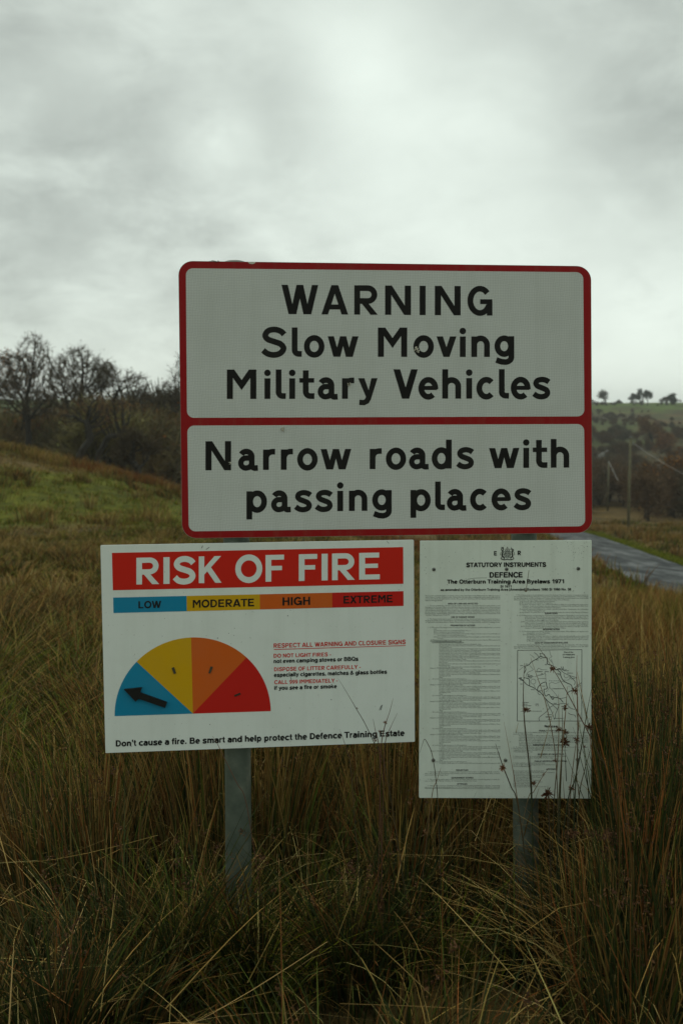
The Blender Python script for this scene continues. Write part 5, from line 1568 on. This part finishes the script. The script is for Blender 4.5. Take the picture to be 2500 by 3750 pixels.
t1 = utility_pole(2299, 80, 1603, 0.2, 'taller wooden pole standing beside the road in rough reeds')
t2 = utility_pole(2224, 128, 1692, 0.15, 'smaller farther wooden pole in front of the dark valley trees')


def wire(a, b, sag, r, label):
    m = MB(); pts = []
    for i in range(17):
        t = i / 16; p = Vector(a).lerp(Vector(b), t); p.z -= sag * 4 * t * (1 - t); pts.append(p)
    m.tube(pts, [r] * 17, 5); o = m.build('overhead_wire', M_WIRE); tag(o, label, 'wire')


x, y = (2760 - CX) / FPX * 58, 58
wire(t1 + Vector((0.2, -0.02, -0.4)), (x, y, EYE - (1832 - HY) / FPX * 58), 0.5, 0.009, 'pale overhead wire slanting right from the taller pole')
x, y = (2262 - CX) / FPX * 122, 122
wire(t2 + Vector((0.0, -0.1, 0.0)), (x, y, EYE - (1760 - HY) / FPX * 122), 0.0, 0.022, 'pale stay wire running down beside the smaller pole')
M_WALL, nt, b_ = new_mat('dry_stone')
sn = noise_node(nt, 2.5, 5, 0.7)
nt.links.new(ramp(nt, sn, [(0.3, (0.08, 0.08, 0.07)), (0.7, (0.24, 0.23, 0.20))]), b_.inputs['Base Color']); b_.inputs['Roughness'].default_value = 0.95


def stone_wall(p0, p1, h, label):
    m = MB(); n = 40; q = random.Random(int(p0[0] * 10)); top = []; 
    a = Vector((p0[0], p0[1], 0)); b = Vector((p1[0], p1[1], 0)); d = (b - a).normalized(); s = Vector((-d.y, d.x, 0)) * 0.3
    pr = None
    for i in range(n + 1):
        p = a.lerp(b, i / n); z = zg(p.x, p.y); hh = h * q.uniform(0.88, 1.08)
        ring = [p - s + Vector((0, 0, z - 0.4)), p - s * 0.7 + Vector((0, 0, z + hh)), p + s * 0.7 + Vector((0, 0, z + hh)), p + s + Vector((0, 0, z - 0.4))]
        bse = len(m.v); m.v += [tuple(r_) for r_ in ring]
        if pr is not None:
            for j in range(4): m.f.append([pr + j, pr + (j + 1) % 4, bse + (j + 1) % 4, bse + j])
        else: m.f.append([bse, bse + 1, bse + 2, bse + 3])
        pr = bse
    m.f.append([pr + 3, pr + 2, pr + 1, pr])
    o = m.build('stone_wall', M_WALL); tag(o, label, 'wall')


def at(px, d): return ((px - CX) / FPX * d, d)


stone_wall(at(2150, 212), at(2226, 236), 1.5, 'short pale stone wall on the hillside just right of the warning sign')
stone_wall(at(2340, 200), at(2700, 214), 1.1, 'long grey field wall across the lower slope of the far hill')

# ------------------------------------------------------------------ single rush stalks standing before the boards
M_STALK = tint_mat('rush_stalk', 0.55, 0.3)
M_HEAD = tint_mat('rush_seed_head', 0.8, 0.15)


def nearer(fr, x, y, f):
    p = fr(x, y); c = Vector((0, 0, EYE))
    return c + (p - c) * f


def seed_head(center, r, seed, parent, dark=1.0):
    q = random.Random(seed); m = MB(); colr = []
    for i in range(int(58 * min(1.6, r / 0.010))):
        d = Vector((q.gauss(0, 1), q.gauss(0, 1), q.gauss(0.25, 0.9))).normalized()
        L = r * q.uniform(0.2, 1.0); tip_ = center + d * L
        s = d.cross(Vector((0.3, 0.5, 0.8))).normalized(); w = d.cross(s)
        b = len(m.v); k = r * q.uniform(0.07, 0.12)
        m.v += [tuple(center), tuple(tip_ - d * k + s * k * .8), tuple(tip_ - d * k + w * k * .8), tuple(tip_ - d * k - (s + w) * k * .6), tuple(tip_ + d * k * 0.9)]
        m.f += [[b, b + 2, b + 1], [b, b + 3, b + 2], [b, b + 1, b + 3], [b + 4, b + 1, b + 2], [b + 4, b + 2, b + 3], [b + 4, b + 3, b + 1]]
        c = q.choice([(0.13, 0.055, 0.026), (0.09, 0.04, 0.02), (0.19, 0.095, 0.045)]); colr += [tuple(v * dark for v in c)] * 5
    o = m.build('seed_head', M_HEAD, parent)
    a = o.data.color_attributes.new('tint', 'FLOAT_COLOR', 'POINT')
    a.data.foreach_set('color', np.array([(*c, 1) for c in colr], np.float32).ravel())


def stalk(fr, pts, f, label, heads=(), w=0.0013, low=(0.030, 0.042, 0.016), high=(0.20, 0.125, 0.06), ground_to=True):
    """pts from tip to foot, in the window of one board"""
    P = [nearer(fr, x, y, f) for x, y in pts]
    if ground_to and P[-1].z > 0.02:
        e = (P[-1] - P[-2]).normalized(); g = P[-1] + Vector((e.x * 0.4, 0, -1)) * (P[-1].z + 0.03); P += [P[-1].lerp(g, 0.5), g]
    # smooth in space
    pp = []
    for i in range(len(P) - 1):
        a, b, c, d = P[max(i - 1, 0)], P[i], P[i + 1], P[min(i + 2, len(P) - 1)]
        for k in range(5):
            t = k / 5; pp.append(0.5 * (2 * b + (c - a) * t + (2 * a - 5 * b + 4 * c - d) * t * t + (3 * b - a - 3 * c + d) * t ** 3))
    pp.append(P[-1]); n = len(pp)
    foot = pp[-1]
    root = empty('rush_stalk', (foot.x, foot.y, 0.0)); tag(root, label, 'rush stalk', 'rush stalks in front of the boards')
    m = MB(); m.tube(pp, [w * min(1.0, 0.25 + 2.2 * i / n) for i in range(n)], 6)
    o = m.build('stem', M_STALK, root, True)
    a = o.data.color_attributes.new('tint', 'FLOAT_COLOR', 'POINT'); cs2 = []
    for i in range(n):
        t = float(smooth(0.15, 0.75, np.array(i / n))); c = tuple(lerp(h_, l_, t) for h_, l_ in zip(high, low)); cs2 += [(*c, 1)] * 6
    a.data.foreach_set('color', np.array(cs2, np.float32).ravel())
    for i, hd in enumerate(heads):
        seed_head(nearer(fr, hd[0], hd[1], f), hd[2], int(hd[0] + hd[1]), root, hd[3] if len(hd) > 3 else 1.0)


DK = (0.060, 0.048, 0.026)
stalk(FB, [(878, 1000), (868, 1240), (880, 1480), (915, 1800), (932, 2091)], .93, 'straight dark stalk crossing the left side of the map, with one seed head', [(892, 1362, .013)], .0019, high=(0.09, 0.06, 0.035))
stalk(FB, [(925, 958), (960, 1065), (1030, 1270), (1090, 1540), (1118, 1760), (1132, 2060)], .94, 'thin tan stalk leaning left across the middle of the map', [(1113, 1748, .008)], .0012, (0.10, 0.07, 0.035), (0.22, 0.15, 0.08))
stalk(FB, [(978, 868), (1092, 1040), (1200, 1220), (1290, 1390), (1372, 1545), (1440, 1690), (1530, 1900)], .90, 'long brown stalk slanting from the date line down to the right edge of the notice', [(1094, 1046, .012)], .0015, (0.10, 0.062, 0.03), (0.13, 0.08, 0.045))
stalk(FB, [(1279, 940), (1277, 1100), (1281, 1240), (1286, 1500), (1279, 1800), (1262, 2060)], .92, 'tall straight stalk along the right edge of the map, head below its pink tip', [(1262, 1216, .012), (1278, 1592, .011)], .0017, (0.035, 0.05, 0.018), (0.22, 0.12, 0.075))
stalk(FB, [(1137, 1242), (1141, 1500), (1130, 1760), (1104, 2070)], .94, 'short tan stalk rising to the lower middle of the map', [(1140, 1512, .011)], .0013, (0.05, 0.05, 0.022))
stalk(FB, [(1205, 1180), (1195, 1340), (1170, 1620), (1140, 2070)], .91, 'stalk with a large dark head in the lower right of the map', [(1186, 1346, .011, .8)], .0015)
stalk(FB, [(1167, 1355), (1166, 1600), (1158, 1850), (1150, 2070)], .93, 'dark stalk with two heavy brown heads beneath the map', [(1186, 1532, .012, .7), (1190, 1612, .017, .6)], .0016, high=(0.08, 0.06, 0.03))
stalk(FB, [(1390, 1200), (1352, 1400), (1312, 1650), (1262, 1900), (1206, 2080)], .92, 'curved green stalk leaving the right edge of the notice, head at the edge', [(1372, 1496, .013, .8)], .0016, high=(0.06, 0.06, 0.03))
stalk(FB, [(1310, 1380), (1286, 1525), (1262, 1690), (1236, 1900), (1215, 2080)], .95, 'thin brown stalk below the right corner of the map', [(1336, 1645, .007)], .0010, (0.10, 0.07, 0.035))
stalk(FB, [(656, 1618), (685, 1710), (718, 1806), (775, 1950), (828, 2100)], .92, 'black leaning stalk with a rusty head at the lower middle of the notice', [(714, 1806, .013, 1.5)], .0016, DK, DK)
stalk(FB, [(76, 1690), (96, 1625), (113, 1584), (140, 1625), (168, 1690), (188, 1800), (196, 1862), (215, 2080)], .96, 'thin sharply bent stalk at the lower left corner of the notice', [], .0010, DK, DK)
stalk(FB, [(238, 1802), (205, 1905), (166, 2040)], .96, 'short brown stalk leaning right near the foot of the notice', [], .0010, (0.10, 0.06, 0.03))
stalk(FB, [(920, 1712), (929, 1880), (936, 2060)], .94, 'short dark stalk with a small head left of the appendix print', [(948, 1926, .010)], .0012, high=(0.07, 0.05, 0.03))
stalk(FB, [(1066, 1806), (1024, 1858), (945, 1990), (898, 2070)], .95, 'pale stalk slanting across the appendix print', [(1024, 1856, .006)], .0011, (0.14, 0.10, 0.05), (0.20, 0.14, 0.07))
stalk(FB, [(1056, 1940), (1056, 2010), (1062, 2090)], .90, 'low stalk with a broad dark head at the bottom edge of the notice', [(1056, 2004, .019, .6)], .0014, DK, DK)
stalk(FB, [(1300, 1820), (1242, 1950), (1226, 2080)], .93, 'short stalk with a brown head in the lower right corner of the notice', [(1238, 1962, .011, 1.2)], .0012, (0.06, 0.05, 0.025))
stalk(FB, [(1392, 1640), (1330, 1850), (1290, 2080)], .90, 'green stalk rising past the lower right edge of the notice', [], .0014, high=(0.09, 0.07, 0.03))
RH = (0.10, 0.045, 0.025)
stalk(FF, [(1174, 688), (1215, 755), (1260, 832), (1300, 900), (1340, 985), (1400, 1120)], .95, 'thin dark stalk leaning left over the blank part of the fire board', [(1262, 830, .005)], .0010, DK, DK)
stalk(FF, [(1436, 782), (1418, 850), (1395, 920), (1380, 1000), (1375, 1120)], .94, 'tallest of the reddish stalks over the last word of the fire board', [(1398, 898, .007, 1.2)], .0012, RH, RH)
stalk(FF, [(1456, 852), (1424, 920), (1400, 985), (1392, 1120)], .945, 'reddish stalk rightmost in the bunch over the last word of the fire board', [(1372, 942, .006, 1.2)], .0010, RH, RH)
stalk(FF, [(1340, 880), (1352, 940), (1366, 1000), (1372, 1120)], .94, 'reddish stalk leftmost in the bunch over the last word of the fire board', [(1350, 985, .007)], .0011, RH, RH)
stalk(FF, [(1180, 930), (1200, 985), (1220, 1050), (1235, 1130)], .95, 'small dark stalk by the word Defence on the fire board', [], .0009, DK, RH)
stalk(FF, [(572, 962), (596, 1000), (630, 1070), (690, 1190), (735, 1290)], .96, 'thin red brown stalk leaning from the fire board down over the left post', [], .0012, RH, (0.13, 0.07, 0.04))

# ------------------------------------------------------------------ damp air
M_HAZE = bpy.data.materials.new('haze'); M_HAZE.use_nodes = True
nt = M_HAZE.node_tree; nt.nodes.remove(nt.nodes['Principled BSDF'])
pv = nt.nodes.new('ShaderNodeVolumePrincipled'); pv.inputs['Color'].default_value = (0.93, 0.96, 0.95, 1); pv.inputs['Density'].default_value = HAZE
nt.links.new(pv.outputs[0], nt.nodes['Material Output'].inputs['Volume'])
hb = MB(); hb.box((-1600, -1600, -40), (1600, 1600, 22)); ho = hb.build('haze', M_HAZE); tag(ho, 'thin damp haze over the valley', kind='stuff')
